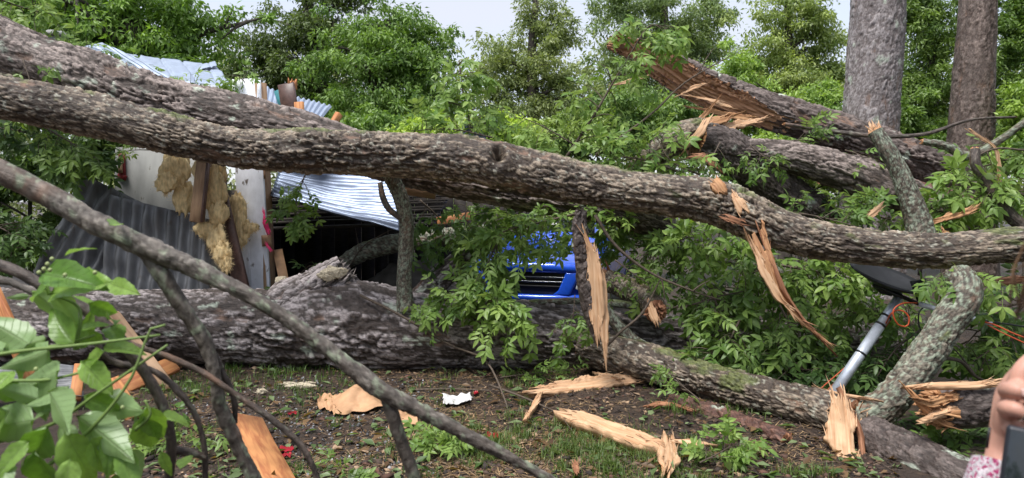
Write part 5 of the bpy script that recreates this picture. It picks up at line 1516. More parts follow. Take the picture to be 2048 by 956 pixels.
for s_ in (-1, 1):
    F_ = [(s_ * .865, 1.75, .97), (s_ * .865, 3.35, .97), (s_ * .66, 3.2, 1.34), (s_ * .66, 1.95, 1.34)]
    V_ = np.array(F_ + [(x - s_ * .02, y, z) for x, y, z in F_])
    obj("side_window", CT(V_), np.array([(0, 1, 2, 3), (7, 6, 5, 4), (0, 4, 5, 1), (1, 5, 6, 2), (2, 6, 7, 3), (3, 7, 4, 0)]), GLASSD, car)
    cbox("mirror", (s_ * .98, 1.45, 1.02), .09, .05, .06, BLUE, .03)

# ================================================================== SATELLITE DISH ON ITS POLE
PIPE = m_simple("galvanised_pipe", (.66, .71, .80), .36, metal=.45, scale=20, var=.15, bump=.05)
DISHM = m_simple("charcoal_dish", (.016, .017, .02), .55, scale=20, var=.2, bump=.02, dirt=((.10, .10, .10), 14, .68))
ORANGE = m_simple("orange_cable", (.55, .09, .03), .5, scale=30, var=.15)
dish = empty("satellite_dish", P(1655, 800, 5.55), "black satellite dish on a tilted metal pole under the long trunk", "satellite dish")
pa0, pa1 = P(1655, 805, 5.55), P(1800, 592, 5.75)
mb = MB(); mb.tube([pa0, pa0 + (pa1 - pa0) * .72], .041, 18); mb.build("pole", PIPE, dish, True)
mb = MB(); mb.tube([pa0 + (pa1 - pa0) * .71, pa1], .037, 18); mb.build("upper_pole", PIPE, dish, True)
for f in (.45, .72, .80):
    p_ = pa0 + (pa1 - pa0) * f; t_ = nrm(pa1 - pa0)
    mb = MB(); mb.tube([p_ - t_ * .008, p_ + t_ * .008], .044, 18); mb.build("tie", BLACKP, dish, True)
dc_ = P(1775, 562, 5.75); dn = nrm(np.array([.25, -.30, .92])); du = nrm(np.cross(dn, [0, 1, .2])); dv = np.cross(dn, du)
V = []; nr, na_ = 8, 40
for q in range(nr + 1):
    r_ = q / nr
    for a in range(na_):
        t_ = 2 * np.pi * a / na_
        V.append(dc_ + .31 * r_ * math.cos(t_) * du + .27 * r_ * math.sin(t_) * dv + dn * (.085 * r_ * r_ - .05))
V = np.array(V)
F = np.array([(q * na_ + a, q * na_ + (a + 1) % na_, q * na_ + na_ + (a + 1) % na_, q * na_ + na_ + a) for q in range(nr) for a in range(na_)])
o = obj("reflector", V, F, DISHM, dish, smooth=True); so = o.modifiers.new("thick", 'SOLIDIFY'); so.thickness = .012
mb = MB(); mb.tube(np.concatenate([V[-na_:], V[-na_:][:1]]), .008, 6); mb.build("rim", DISHM, dish, True)
mb = MB(); mb.box(dc_ - dn * .07, du * .05, dv * .06, dn * .03); mb.build("mount", BLACKP, dish)
mb = MB(); mb.tube([pa1, dc_ - dn * .05], .03, 10); mb.build("neck", BLACKP, dish, True)
arm0, arm1 = P(1838, 608, 5.55), P(1985, 648, 5.3)
mb = MB(); ax_ = (arm1 - arm0) / 2; mb.box((arm0 + arm1) / 2, ax_, nrm(np.cross(ax_, [0, 0, 1])) * .018, np.array([0, 0, .018])); mb.build("feed_arm", PIPE, dish)
mb = MB(); mb.tube([dc_ + du * .1 - dn * .06, arm0], .016, 8); mb.build("arm_bracket", BLACKP, dish, True)
mb = MB(); mb.tube([P(1836, 560, 5.6), P(1846, 600, 5.58)], [.06, .045], 12); mb.build("receiver", BLACKP, dish, True)
def cable(label, pts, r=.006, mat=None):
    C, s = catmull([list(P(*q)) for q in pts], n=60)
    mb = MB(); mb.tube(C, r, 6)
    return tag(mb.build("cable", mat or ORANGE, smooth=True), label, "cable")
cable("orange cable looping beside the dish pole", [(1840, 606, 5.56), (1805, 607, 5.5), (1786, 622, 5.48), (1795, 648, 5.48), (1815, 652, 5.48), (1817, 632, 5.48), (1800, 620, 5.5), (1782, 628, 5.52), (1764, 660, 5.74), (1728, 702, 5.74), (1690, 745, 5.7), (1655, 780, 5.65), (1635, 800, 5.6)])
cable("second orange cable running down behind the dish pole", [(1782, 640, 5.78), (1740, 690, 5.75), (1682, 742, 5.68), (1644, 775, 5.62), (1626, 795, 5.6)], .005)
cable("orange cable leaving the feed arm toward the right edge", [(1960, 642, 5.3), (1990, 650, 5.25), (2030, 668, 5.2), (2090, 690, 5.15)])
cable("lower orange cable running to the right edge", [(1975, 650, 5.28), (2010, 668, 5.2), (2080, 700, 5.12)], .005)
cable("black cable running from the feed arm to the right edge", [(1950, 638, 5.3), (2000, 646, 5.3), (2060, 655, 5.3)], .006, BLACKP)
cable("black cable loop hanging at the dish", [(1850, 612, 5.55), (1838, 625, 5.52), (1838, 650, 5.52), (1846, 668, 5.52)], .006, BLACKP)

# ================================================================== LEAFY BRANCHES OF THE FALLEN CROWN
leafy("tall leafy shoot rising in front of the split trunk tip", [(1130, 318, 7.2), (1185, 235, 7.2), (1235, 150, 7.2), (1288, 62, 7.2)], 12, .46, 5, .29, 'bright', .75, .016, spread=1.1)
leafy("long leaves drooping over the split trunk tip", [(1275, 85, 7.3), (1302, 50, 7.3), (1340, 62, 7.3)], 9, .32, 5, .30, 'bright', 1.1, .009)
leafy("leafy spray left of the tall shoot, pointing left", [(1150, 290, 7.3), (1090, 255, 7.3), (1045, 235, 7.3)], 8, .36, 5, .28, 'bright', .5, .009)
leafy("leaf heap behind the long trunk left of the broken trunk", [(1360, 345, 6.9), (1280, 318, 6.8), (1190, 312, 6.8)], 12, .34, 6, .28, 'mid', .35, .012)
leafy("leaves over the mossy limb beside the broken trunk", [(1400, 350, 6.7), (1340, 320, 6.7), (1310, 265, 6.8)], 12, .36, 5, .28, 'bright', .35, .01)
leafy("leaves hanging in front of the broken trunk", [(1440, 285, 6.9), (1420, 320, 6.8), (1385, 350, 6.7)], 6, .28, 4, .24, 'mid', .7, .008)
leafy("small sprig on the dark trunk face right of the broken trunk", [(1500, 290, 7.0), (1530, 315, 6.9), (1560, 335, 6.9)], 6, .22, 4, .22, 'mid', .6, .007)
leafy("sprig between split trunk and reddish grey log", [(1560, 285, 7.4), (1600, 280, 7.4), (1650, 285, 7.4)], 8, .28, 4, .24, 'mid', .4, .008)
leafy("sprig at the foot of the snapped limb", [(1690, 300, 7.3), (1720, 310, 7.2), (1740, 330, 7.1)], 5, .24, 4, .24, 'bright', .4, .007)
leafy("yellow green upright spray behind the long trunk, left of centre", [(948, 275, 8.4), (930, 205, 8.4), (918, 120, 8.4)], 18, .52, 6, .32, 'bright', .8, .02)
leafy("low yellow green leaves along the back of the long trunk", [(985, 275, 7.6), (900, 258, 7.6), (820, 262, 7.6)], 10, .36, 5, .28, 'bright', .5, .01)
leafy("leaf mass over the hood of the blue car", [(1150, 428, 6.7), (1080, 445, 6.6), (1010, 462, 6.6), (960, 500, 6.6)], 13, .26, 6, .25, 'bright', .6, .012)
leafy("small leaf sprays over the hood of the blue car", [(1190, 468, 6.9), (1120, 474, 6.8), (1045, 486, 6.7)], 15, .14, 4, .19, 'bright', .35, .007)
leafy("leaves hiding the car fender right of the hanging strip", [(1330, 505, 7.3), (1270, 490, 7.2), (1205, 490, 7.1)], 12, .15, 4, .20, 'mid', .4, .007)
leafy("leaf fringe hiding the windscreen of the blue car", [(1300, 440, 7.0), (1210, 442, 6.9), (1100, 438, 6.8)], 14, .22, 5, .22, 'bright', .45, .010)
leafy("shaded leaves under the long trunk above the car", [(1120, 418, 7.2), (1030, 422, 7.2), (940, 430, 7.2)], 12, .32, 5, .28, 'mid', .5, .012)
leafy("leaf curtain left of the car grille", [(1005, 465, 6.7), (975, 530, 6.5), (970, 590, 6.4)], 12, .26, 6, .26, 'mid', .9, .012)
leafy("bright leaf fountain hanging over the big log below the car", [(970, 595, 6.4), (1000, 612, 6.3), (1020, 640, 6.2)], 13, .26, 6, .26, 'bright', 1.1, .01)
leafy("leaf spray resting on the big log left of the car", [(960, 575, 6.5), (905, 595, 6.45), (860, 615, 6.45)], 9, .26, 6, .25, 'mid', .4, .010)
leafy("leaves drooping left of the pale weathered limb", [(1000, 490, 7.0), (975, 540, 6.7), (960, 600, 6.5)], 8, .24, 5, .26, 'mid', .7, .009)
leafy("thin leaves hanging beside the hanging strip over the log", [(1150, 590, 6.2), (1145, 640, 6.2), (1135, 680, 6.2)], 6, .2, 4, .2, 'mid', .9, .006)
leafy("dark leaves behind the slim lichen limb", [(840, 400, 7.3), (880, 440, 7.3), (890, 490, 7.2)], 9, .32, 5, .25, 'dark', .8, .01)
leafy("leaf strands in the shade left of the car roof", [(960, 400, 7.2), (930, 430, 7.2), (950, 470, 7.1)], 8, .32, 5, .25, 'mid', .8, .009)
leafy("leaves behind the hanging strip at the car windscreen", [(1340, 432, 7.2), (1270, 445, 7.2), (1200, 440, 7.2)], 11, .30, 5, .27, 'mid', .5, .011)
leafy("leaves over the car fender right of the hanging strip", [(1400, 480, 6.9), (1340, 500, 6.9), (1290, 510, 6.9)], 10, .26, 5, .26, 'mid', .6, .011)
leafy("bright sprig above the round torn branch end", [(1230, 520, 6.7), (1270, 550, 6.6), (1310, 575, 6.5)], 8, .24, 4, .22, 'bright', .6, .008)
leafy("light leaves just under the long trunk, right of centre", [(1480, 440, 6.6), (1420, 465, 6.5), (1360, 480, 6.5)], 12, .36, 6, .28, 'bright', .5, .011)
leafy("leaf heap around the orange hanging strip", [(1450, 500, 6.5), (1520, 560, 6.4), (1600, 580, 6.4)], 16, .42, 6, .29, 'mid', .6, .013)
leafy("large leaf heap left of the orange hanging strip", [(1400, 540, 6.5), (1430, 600, 6.3), (1450, 660, 6.2)], 16, .42, 6, .29, 'mid', .6, .013)
leafy("bright leaves right of the orange hanging strip", [(1560, 530, 6.4), (1640, 545, 6.4), (1720, 560, 6.4)], 16, .40, 6, .29, 'bright', .6, .013)
leafy("leaves sagging over the thin end of the big log", [(1560, 610, 6.3), (1580, 660, 6.2), (1560, 720, 6.1)], 14, .38, 6, .28, 'mid', .8, .012)
leafy("leaves over the rough limb below the leaf heap", [(1480, 640, 6.1), (1450, 690, 6.0), (1400, 720, 5.95)], 12, .36, 6, .28, 'mid', .7, .011)
leafy("dark leaves on the ground behind the rough limb", [(1750, 720, 6.0), (1660, 740, 6.0), (1560, 735, 6.0)], 14, .36, 5, .27, 'dark', .5, .011)
leafy("leaves behind the dish pole", [(1850, 620, 6.4), (1770, 640, 6.4), (1690, 620, 6.4)], 14, .36, 6, .27, 'mid', .6, .011)
leafy("dark leaves between dish pole and lichen limb", [(1840, 660, 5.9), (1790, 700, 5.8), (1750, 760, 5.7)], 12, .32, 5, .27, 'dark', .6, .010)
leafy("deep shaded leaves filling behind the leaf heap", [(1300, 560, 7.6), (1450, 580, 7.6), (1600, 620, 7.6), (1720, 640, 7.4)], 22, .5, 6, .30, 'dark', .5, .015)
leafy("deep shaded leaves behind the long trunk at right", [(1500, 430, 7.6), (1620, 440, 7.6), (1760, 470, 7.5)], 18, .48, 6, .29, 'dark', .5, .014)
leafy("leaf bed above the long trunk right of the torn scar", [(1540, 425, 6.5), (1620, 430, 6.5), (1720, 455, 6.4)], 12, .34, 5, .26, 'mid', .4, .010)
leafy("leaves between long trunk and snapped limb", [(1790, 440, 6.7), (1740, 430, 6.7), (1680, 410, 6.7)], 9, .32, 5, .26, 'mid', .5, .010)
leafy("leaves around the foot of the upright snapped limb", [(1900, 450, 6.6), (1870, 420, 6.6), (1830, 410, 6.6)], 9, .28, 5, .24, 'bright', .5, .009)
leafy("bright leaf mass at the right edge above the long trunk", [(2070, 390, 6.4), (1990, 380, 6.4), (1910, 370, 6.4)], 16, .42, 6, .29, 'bright', .6, .013)
leafy("leaves at the right edge under the thin branch", [(2080, 300, 6.8), (2010, 320, 6.8), (1940, 340, 6.8)], 12, .38, 5, .27, 'mid', .6, .011)
leafy("broad leaves hanging just below the long trunk at right", [(1900, 540, 5.2), (1880, 550, 5.1), (1866, 565, 5.1)], 4, .12, 3, .24, 'mid', .7, .006)
leafy("yellow green sprig under the long trunk near the right edge", [(1990, 560, 5.3), (1960, 555, 5.2), (1930, 560, 5.2)], 6, .2, 4, .24, 'bright', .6, .006)
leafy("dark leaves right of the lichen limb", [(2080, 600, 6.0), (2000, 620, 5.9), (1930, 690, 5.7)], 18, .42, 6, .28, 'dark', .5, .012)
leafy("leaves under the feed arm at the right edge", [(2070, 660, 5.6), (2000, 690, 5.5), (1950, 720, 5.4)], 12, .34, 5, .26, 'mid', .5, .010)
leafy("shaded leaves below the short dark log at lower right", [(2060, 880, 5.0), (1960, 885, 4.9), (1870, 880, 4.85)], 16, .36, 6, .27, 'dark', .5, .011)
leafy("green leaves in the lower right corner above the dark log", [(1840, 840, 4.95), (1900, 890, 4.6), (1960, 930, 4.4)], 10, .26, 5, .24, 'mid', .5, .009)
leafy("hanging vine leaves on the upper trunk at left", [(45, 118, 6.35), (60, 165, 6.3), (60, 215, 6.3), (90, 250, 6.3)], 8, .2, 4, .22, 'mid', .9, .007)
leafy("yellow green leaves in the upper left corner", [(-60, -30, 7.2), (30, 10, 7.2), (110, 30, 7.2)], 12, .42, 5, .28, 'bright', .7, .012)
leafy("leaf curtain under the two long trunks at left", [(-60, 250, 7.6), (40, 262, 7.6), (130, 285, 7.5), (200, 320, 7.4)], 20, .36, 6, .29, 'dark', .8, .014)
leafy("pale leaves between left leaf curtain and grey wall panel", [(90, 255, 7.2), (150, 290, 7.2), (195, 320, 7.2)], 9, .24, 5, .27, 'mid', .8, .010)
leafy("dark leaves low at the left edge beside the corrugated sheet", [(-60, 440, 7.4), (10, 460, 7.3), (50, 500, 7.2)], 12, .36, 5, .26, 'dark', .6, .011)
leafy("small leaves on top of the grey wall panel", [(300, 300, 7.5), (270, 300, 7.5), (240, 305, 7.5)], 5, .2, 4, .2, 'bright', .5, .006)
leafy("leaves beside the white post on its right", [(612, 345, 7.3), (594, 395, 7.3), (588, 440, 7.3)], 9, .22, 5, .22, 'mid', .9, .009)
leafy("shaded sprig at the foot of the white post", [(590, 590, 7.6), (600, 550, 7.6), (620, 530, 7.6)], 7, .26, 4, .25, 'dark', .5, .008)
leafy("fern like leaves on the pale roof panel", [(395, 195, 7.4), (375, 170, 7.4), (360, 155, 7.4)], 6, .22, 4, .24, 'bright', .5, .007)
leafy("leaf tuft on top of the white post", [(490, 165, 7.5), (480, 155, 7.5), (465, 150, 7.5)], 6, .2, 4, .22, 'bright', .5, .006)
leafy("leaves lying on the left roof sheet", [(200, 110, 8.2), (175, 95, 8.2), (150, 92, 8.2)], 5, .24, 3, .26, 'bright', .3, .007)
leafy("sprig caught on the bent roof panel", [(300, 140, 8.5), (285, 130, 8.5), (270, 125, 8.5)], 5, .22, 4, .2, 'bright', .4, .006)
def gp(px, py, up=.05):
    d = (CAMZ - up) * FPX / (py - HOR); return (px, py, d)
leafy("leafy sprig lying on the gravel at front centre", [gp(960, 870), gp(900, 880), gp(840, 880)], 11, .20, 5, .17, 'bright', .3, .006, back=1.0)
leafy("leafy tuft in the grass at front right", [gp(1400, 925), gp(1440, 905), gp(1470, 885)], 10, .18, 5, .17, 'bright', .3, .006, back=1.0)
leafy("torn leaves on the ground before the big log at centre", [gp(1000, 755), gp(1080, 745), gp(1150, 740)], 9, .24, 4, .18, 'mid', .2, .006, back=1.0)
leafy("small green sprig in front of the rough limb", [gp(1400, 800, .2), gp(1350, 760, .2), gp(1320, 740, .22)], 6, .18, 4, .16, 'mid', .3, .005, back=.8)
leafy("leaf scraps on the ground at lower left", [gp(330, 905), gp(370, 890), gp(300, 860)], 9, .22, 4, .17, 'mid', .2, .005, back=1.0)
leafy("fallen leaves at the bottom edge by the wide orange board", [gp(620, 950), gp(680, 935), gp(720, 930)], 5, .14, 3, .14, 'mid', .1, .004, back=1.0)

# ================================================================== SPLINTERS AND SCRAPS ON THE GROUND
def gsl(label, pts, mat, thick=.03, seed=1, rag=.25, face=(0, -.35, 1), name="wood_splinter", up=.04, cat="splinter", na=11):
    rows = []
    for (px, py, hw) in pts:
        d = (CAMZ - up) * FPX / (py - HOR)
        rows.append((px, py, hw, d))
    return sliver(name, rows, mat, face=face, thick=thick, seed=seed, rag=rag, label=label, cat=cat, na=na)
gsl("long pale torn slab lying before the big log", [(1072, 782, 10), (1110, 778, 18), (1180, 770, 22), (1240, 762, 17), (1285, 757, 4)], WOODP, .05, 111, face=(0, -.7, .8))
gsl("short pale stick propping the torn slab", [(1078, 795, 6), (1068, 815, 7), (1055, 832, 5)], WOODP, .03, 112, up=.03)
gsl("pale shard resting above the torn slab", [(1195, 748, 3), (1215, 751, 8), (1240, 756, 4)], WOODP, .02, 113, up=.08)
gsl("long orange split slab lying in the grass", [(1136, 832, 17), (1175, 846, 23), (1230, 867, 24), (1280, 885, 22), (1310, 895, 18)], WOODP, .075, 114, rag=.10, face=(.1, -.6, .9), up=.05)
gsl("pale wood chunk standing in the grass at front", [(1334, 878, 20), (1337, 900, 22), (1336, 922, 20), (1332, 940, 9)], WOODP, .04, 115, face=(0, -1, .5))
gsl("pale flat sliver pointing right from the wood chunk", [(1340, 884, 5), (1370, 885, 9), (1400, 888, 9), (1415, 890, 7)], WOODP, .02, 116)
gsl("brown bark flake before the rough limb", [(1298, 812, 3), (1320, 808, 9), (1345, 810, 6), (1380, 820, 3)], WOODR, .02, 117)
gsl("small red brown bark chip at the bottom", [(1150, 930, 7), (1154, 945, 8)], WOODR, .015, 118)
gsl("pale splinter crossing the foot of the dish pole", [(1640, 778, 2), (1680, 788, 4), (1720, 795, 4), (1745, 800, 2)], WOODP, .015, 119, up=.25)
sliver("wood_splinter", [(1730, 436, 2, 6.4), (1742, 428, 8, 6.4), (1755, 418, 6, 6.4), (1762, 410, 2, 6.4)], WOODP, face=(0, -1, .3), thick=.02, seed=120, label="pale curled splinter on the leaves left of the snapped limb", cat="splinter")
sliver("wood_splinter", [(1868, 445, 4, 6.2), (1900, 436, 12, 6.2), (1930, 425, 10, 6.2), (1952, 416, 4, 6.2)], WOOD, face=(0, -1, .5), thick=.03, seed=121, label="orange torn slab right of the snapped limb", cat="splinter", rag=.4)
sliver("wood_splinter", [(1888, 462, 3, 6.1), (1895, 470, 6, 6.05), (1912, 474, 3, 6.0)], WOOD, face=(0, -1, .5), thick=.02, seed=122, label="small torn piece below the orange torn slab", cat="splinter", rag=.4)
sliver("wood_splinter", [(1962, 275, 4, 6.4), (1985, 290, 4, 6.4), (1996, 310, 5, 6.4), (1998, 345, 3, 6.4)], WOODP, face=(-.3, -1, .1), thick=.015, seed=123, label="pale peeled splinter dangling near the right edge", cat="splinter", rag=.3)
sliver("wood_splinter", [(1955, 572, 4, 5.5), (1990, 564, 9, 5.5), (2025, 560, 8, 5.5), (2050, 556, 4, 5.5)], WOODR, face=(0, -1, .5), thick=.04, seed=124, label="reddish broken branch piece below the long trunk at right", cat="splinter", rag=.3)

def paper(label, corners, mat, seed, crumple=.05, n=26, name="paper_scrap", cat="paper", fold=.0):
    """crumpled scrap on the ground between four ground pixels"""
    c = [G(*q) for q in corners]
    g = np.linspace(0, 1, n)
    U, Vv = np.meshgrid(g, g, indexing='ij')
    pt = ((1 - U) * (1 - Vv))[..., None] * c[0] + (U * (1 - Vv))[..., None] * c[1] + (U * Vv)[..., None] * c[2] + ((1 - U) * Vv)[..., None] * c[3]
    ed = fbm(U * 4, Vv * 4, 0, seed, 2) * .10
    pt = pt + (np.array(c[1]) - c[0]) * (ed * (np.abs(U - .5) * 2) ** 2)[..., None] + (np.array(c[2]) - c[1]) * (np.roll(ed, 7) * (np.abs(Vv - .5) * 2) ** 2)[..., None]
    h = crumple * (np.abs(fbm(U * 2.2 + Vv, Vv * 2.2, .3, seed + 1, 3)) + .12 * fbm(U * 9, Vv * 9, 0, seed + 2, 2)) + fold * np.sin(np.pi * U) * np.sin(np.pi * Vv) + .012
    pt[..., 2] += np.maximum(h, .006) + ground_z(pt[..., 0], pt[..., 1])
    V = np.concatenate([pt.reshape(-1, 3), pt.reshape(-1, 3) - [0, 0, .002]])
    i = (np.arange(n - 1)[:, None] * n + np.arange(n - 1)[None]).ravel()
    F = np.stack([i, i + n, i + n + 1, i + 1], 1)
    return tag(obj(name, V, np.concatenate([F[:, ::-1], F + n * n]), mat, smooth=True), label, cat)
paper("large crumpled brown paper on the gravel", [(668, 790), (762, 776), (768, 822), (660, 826)], KRAFT, 131, .035, fold=.10)
paper("torn tongue of brown paper left of the large one", [(634, 796), (680, 790), (672, 820), (642, 822)], KRAFT, 132, .05)
paper("flat brown paper piece behind the near branch", [(772, 812), (838, 806), (830, 850), (780, 880)], KRAFT, 133, .03)
WPAP = m_simple("white_paper", (.66, .64, .62), .7, scale=15, var=.12)
paper("white crumpled paper scrap on the straw", [(884, 792), (940, 788), (946, 802), (892, 810)], WPAP, 134, .04)
REDF = m_simple("red_plastic", (.30, .008, .02), .4, scale=30, var=.3)
for q, (px, py, w_, lb) in enumerate([(573, 895, 14, "red plastic shard on the gravel beside the wide orange board"), (572, 910, 11, "darker red shard just below the other beside the wide board"), (584, 826, 9, "small red shard left of the brown paper"),
                                     (952, 788, 5, "pink red scrap right of the white paper"), (985, 872, 11, "bright red shard under the near branch tip")]):
    paper(lb, [(px - w_, py - w_ * .35), (px + w_ * .9, py - w_ * .4), (px + w_, py + w_ * .3), (px - w_ * .8, py + w_ * .45)], REDF, 140 + q, .02, n=9, name="red_shard", cat="shard")
# ================================================================== NEAR BRANCHES AND LEAVES (close to the viewer)
nb_, Cn, Tn = trunk("bare_branch", [(-260, 240, 25, 1.32), (-60, 318, 24, 1.32), (60, 372, 23.5, 1.33), (180, 440, 22, 1.34), (300, 498, 21, 1.35), (430, 556, 16.5, 1.36), (550, 622, 15, 1.37), (660, 702, 15.5, 1.38), (760, 778, 16.5, 1.38), (850, 826, 13.5, 1.39), (960, 884, 12, 1.40), (1060, 938, 10, 1.41), (1180, 1010, 9, 1.43), (1400, 1200, 7, 1.5), (1560, 1500, 5, 1.6), (1640, 1800, 4, 1.62)],
      FORE, 501, ds=.005, dc=.0045, cl=.03, cw=.014, amp=.002, lump=.16, mat=BARKF, label="long bare branch crossing close in front from left to bottom centre", cat="branch", m_min=22, endwood=(0, 0))
root_nb = nb_
def near_limb(label, path, pa, seed, lump=.16):
    return trunk("bare_branch", path, pa, seed, ds=.005, dc=.0045, cl=.03, cw=.012, amp=.0014, lump=lump, mat=BARKF, label=label, cat="branch", m_min=14, endwood=(0, 0))
near_limb("side branch dropping from the near branch to the bottom edge at left", [(290, 500, 14.4, 1.36), (330, 560, 15.2, 1.36), (375, 630, 13.6, 1.37), (412, 690, 14.4, 1.38), (430, 750, 12.0, 1.38), (440, 810, 12.8, 1.39), (470, 880, 13.6, 1.40), (510, 960, 12.8, 1.41), (560, 1060, 11.2, 1.43), (640, 1400, 7.2, 1.5)], FORE, 502)
near_limb("twig forking right from the side branch", [(418, 690, 7.2, 1.40), (452, 760, 6.4, 1.41), (468, 800, 5.6, 1.41), (470, 845, 4.8, 1.42)], FORED, 503)
near_limb("fork of the near branch dropping to the bottom edge at centre", [(768, 782, 10.4, 1.39), (785, 830, 12.0, 1.39), (805, 890, 11.2, 1.40), (830, 960, 11.2, 1.41), (860, 1060, 9.6, 1.42), (900, 1400, 6.4, 1.46)], FORE, 504)
near_limb("dark near branch arching down over the leaves at left", [(-200, 480, 10.4, 1.22), (0, 530, 10.4, 1.22), (90, 575, 10.4, 1.22), (180, 625, 11.2, 1.23), (240, 680, 12.0, 1.24), (290, 745, 10.4, 1.25), (325, 810, 9.6, 1.26), (342, 880, 9.6, 1.27), (338, 960, 8.8, 1.28), (330, 1100, 7.2, 1.3)], FORED, 505)
near_limb("dark thin branch reaching right below the near branch", [(200, 655, 5.6, 1.30), (270, 690, 6.4, 1.31), (340, 715, 7.2, 1.32), (410, 748, 7.2, 1.33), (480, 795, 6.4, 1.34), (545, 840, 6.4, 1.35), (600, 890, 6.4, 1.36), (632, 950, 6.4, 1.37), (650, 1040, 5.6, 1.38)], FORED, 506)
near_limb("grey twig curving down in the left foreground", [(180, 670, 4.8, 1.27), (225, 722, 5.6, 1.28), (300, 738, 5.6, 1.29), (350, 775, 6.4, 1.30), (390, 830, 5.6, 1.31), (408, 890, 5.6, 1.32), (412, 970, 6.4, 1.33), (420, 1060, 5.6, 1.34)], FORED, 507)
near_limb("short twig joining at the bottom left", [(345, 900, 6.4, 1.29), (385, 905, 7.2, 1.31), (410, 915, 5.6, 1.32)], FORED, 508)
near_limb("second grey branch at the left edge", [(-150, 545, 6.4, 1.26), (0, 560, 7.2, 1.26), (40, 572, 6.4, 1.26), (120, 610, 4.8, 1.25)], FORE, 509)

# big simple leaves, each one a part of the near twig
def broad_leaf(seed, wr):
    g = np.random.default_rng(seed)
    nu, nv_ = 15, 9
    t = np.linspace(0, 1, nu)[:, None]; v = np.linspace(-1, 1, nv_)[None]
    hw = wr * np.sin(np.pi * t ** .72) ** .85 * (1 - .25 * t) + .002
    wav = 1 + .05 * np.sin(t * 25 + seed) + .04 * np.sin(t * 47 + seed * 2)
    y = v * hw * np.where(np.abs(v) > .9, wav, 1)
    fold = g.uniform(.15, .5)
    z = np.abs(y) * fold - g.uniform(.05, .35) * t ** 2 + .025 * np.sin(t * 9 + v * 2 + seed) * np.abs(v) - .008 * (np.abs(v) < .05) + .006 * np.cos(t * 38 - np.abs(v) * 5) * np.abs(v)
    x = t + 0 * v + .05 * np.abs(v) * (1 - t)
    V = np.stack([x, y, z], -1).reshape(-1, 3)
    i = (np.arange(nu - 1)[:, None] * nv_ + np.arange(nv_ - 1)[None]).ravel()
    me = mesh_np("leaf", V, np.stack([i, i + nv_, i + nv_ + 1, i + 1], 1), smooth=True)
    me.materials.append(LEAF_F)
    return me
BL = [broad_leaf(q + 3, (.20, .25, .23, .28, .18, .24)[q]) for q in range(6)]
nt_ = empty("broad_leaf_twig", P(60, 800, 1.1), "large glossy green leaves close to the viewer at lower left", "branch")
mb = MB()
twigs = [[(-80, 720, 1.10), (60, 700, 1.1), (160, 690, 1.1), (320, 670, 1.1)], [(-60, 900, 1.08), (100, 850, 1.08), (190, 790, 1.08), (335, 690, 1.08)], [(60, 960, 1.06), (180, 860, 1.06), (260, 760, 1.06), (300, 660, 1.08), (330, 650, 1.08)],
         [(0, 705, 1.14), (120, 690, 1.14), (190, 670, 1.14)], [(-40, 760, 1.1), (90, 760, 1.1), (180, 740, 1.1)], [(100, 590, 1.16), (90, 560, 1.16), (95, 540, 1.16)], [(150, 700, 1.15), (160, 620, 1.16), (110, 590, 1.16)], [(270, 860, 1.12), (300, 830, 1.12), (290, 800, 1.12)]]
for tw in twigs:
    C, s = catmull([list(P(*q)) for q in tw], n=14)
    mb.tube(C, np.linspace(.0034, .0018, 14), 6)
mb.build("stem", GREENSTEM, nt_, True)
# base px, tip px, depth, tilt toward the viewer (1 = face on), mesh, flipped
LV = [((80, 548), (208, 562), 1.13, .7, 1, 0), ((100, 590), (212, 548), 1.16, .8, 3, 0), ((128, 512), (186, 480), 1.15, .1, 4, 0), ((95, 575), (40, 590), 1.14, .5, 5, 0), ((105, 585), (160, 645), 1.15, .6, 1, 1), ((60, 580), (165, 650), 1.17, .5, 4, 1),
      ((175, 605), (242, 632), 1.18, .6, 1, 0), ((160, 660), (215, 640), 1.13, .4, 2, 0), ((150, 690), (90, 610), 1.12, .7, 1, 0), ((165, 700), (130, 620), 1.15, .4, 5, 0), ((60, 690), (-20, 640), 1.12, .5, 2, 1), ((100, 700), (20, 735), 1.11, .6, 1, 1),
      ((160, 720), (230, 790), 1.09, .85, 3, 0), ((165, 790), (250, 825), 1.08, .7, 1, 0), ((150, 830), (290, 920), 1.06, .6, 2, 1), ((95, 780), (160, 870), 1.05, .9, 3, 1), ((60, 770), (125, 805), 1.10, .8, 3, 1), ((80, 800), (-10, 770), 1.07, .8, 1, 1), ((70, 840), (-40, 860), 1.05, .8, 3, 1),
      ((95, 850), (60, 940), 1.03, .8, 1, 0), ((130, 860), (190, 980), 1.04, .8, 3, 0), ((60, 880), (-30, 960), 1.02, .8, 5, 0), ((180, 870), (235, 960), 1.05, .7, 1, 0), ((215, 860), (228, 950), 1.08, .5, 5, 0), ((285, 830), (305, 910), 1.12, .6, 3, 0), ((290, 810), (330, 890), 1.12, .5, 1, 0), ((275, 820), (265, 880), 1.13, .3, 4, 0),
      ((30, 740), (-40, 800), 1.08, .8, 3, 0), ((10, 700), (-60, 690), 1.12, .6, 1, 1), ((140, 770), (60, 830), 1.09, .8, 5, 1), ((120, 740), (30, 790), 1.09, .7, 3, 1), ((210, 700), (155, 760), 1.1, .6, 1, 0), ((185, 660), (205, 700), 1.14, .2, 4, 0), ((70, 900), (110, 1000), 1.02, .9, 3, 0), ((20, 920), (-10, 1010), 1.01, .8, 1, 1), ((240, 900), (275, 985), 1.07, .6, 2, 0),
      ((140, 915), (130, 1010), 1.03, .8, 3, 0), ((20, 820), (-60, 900), 1.05, .8, 2, 0), ((320, 900), (345, 960), 1.15, .5, 4, 0), ((360, 940), (385, 900), 1.2, .5, 1, 0), ((215, 640), (245, 625), 1.2, .5, 4, 0), ((218, 450), (246, 440), 1.28, .6, 3, 0)]
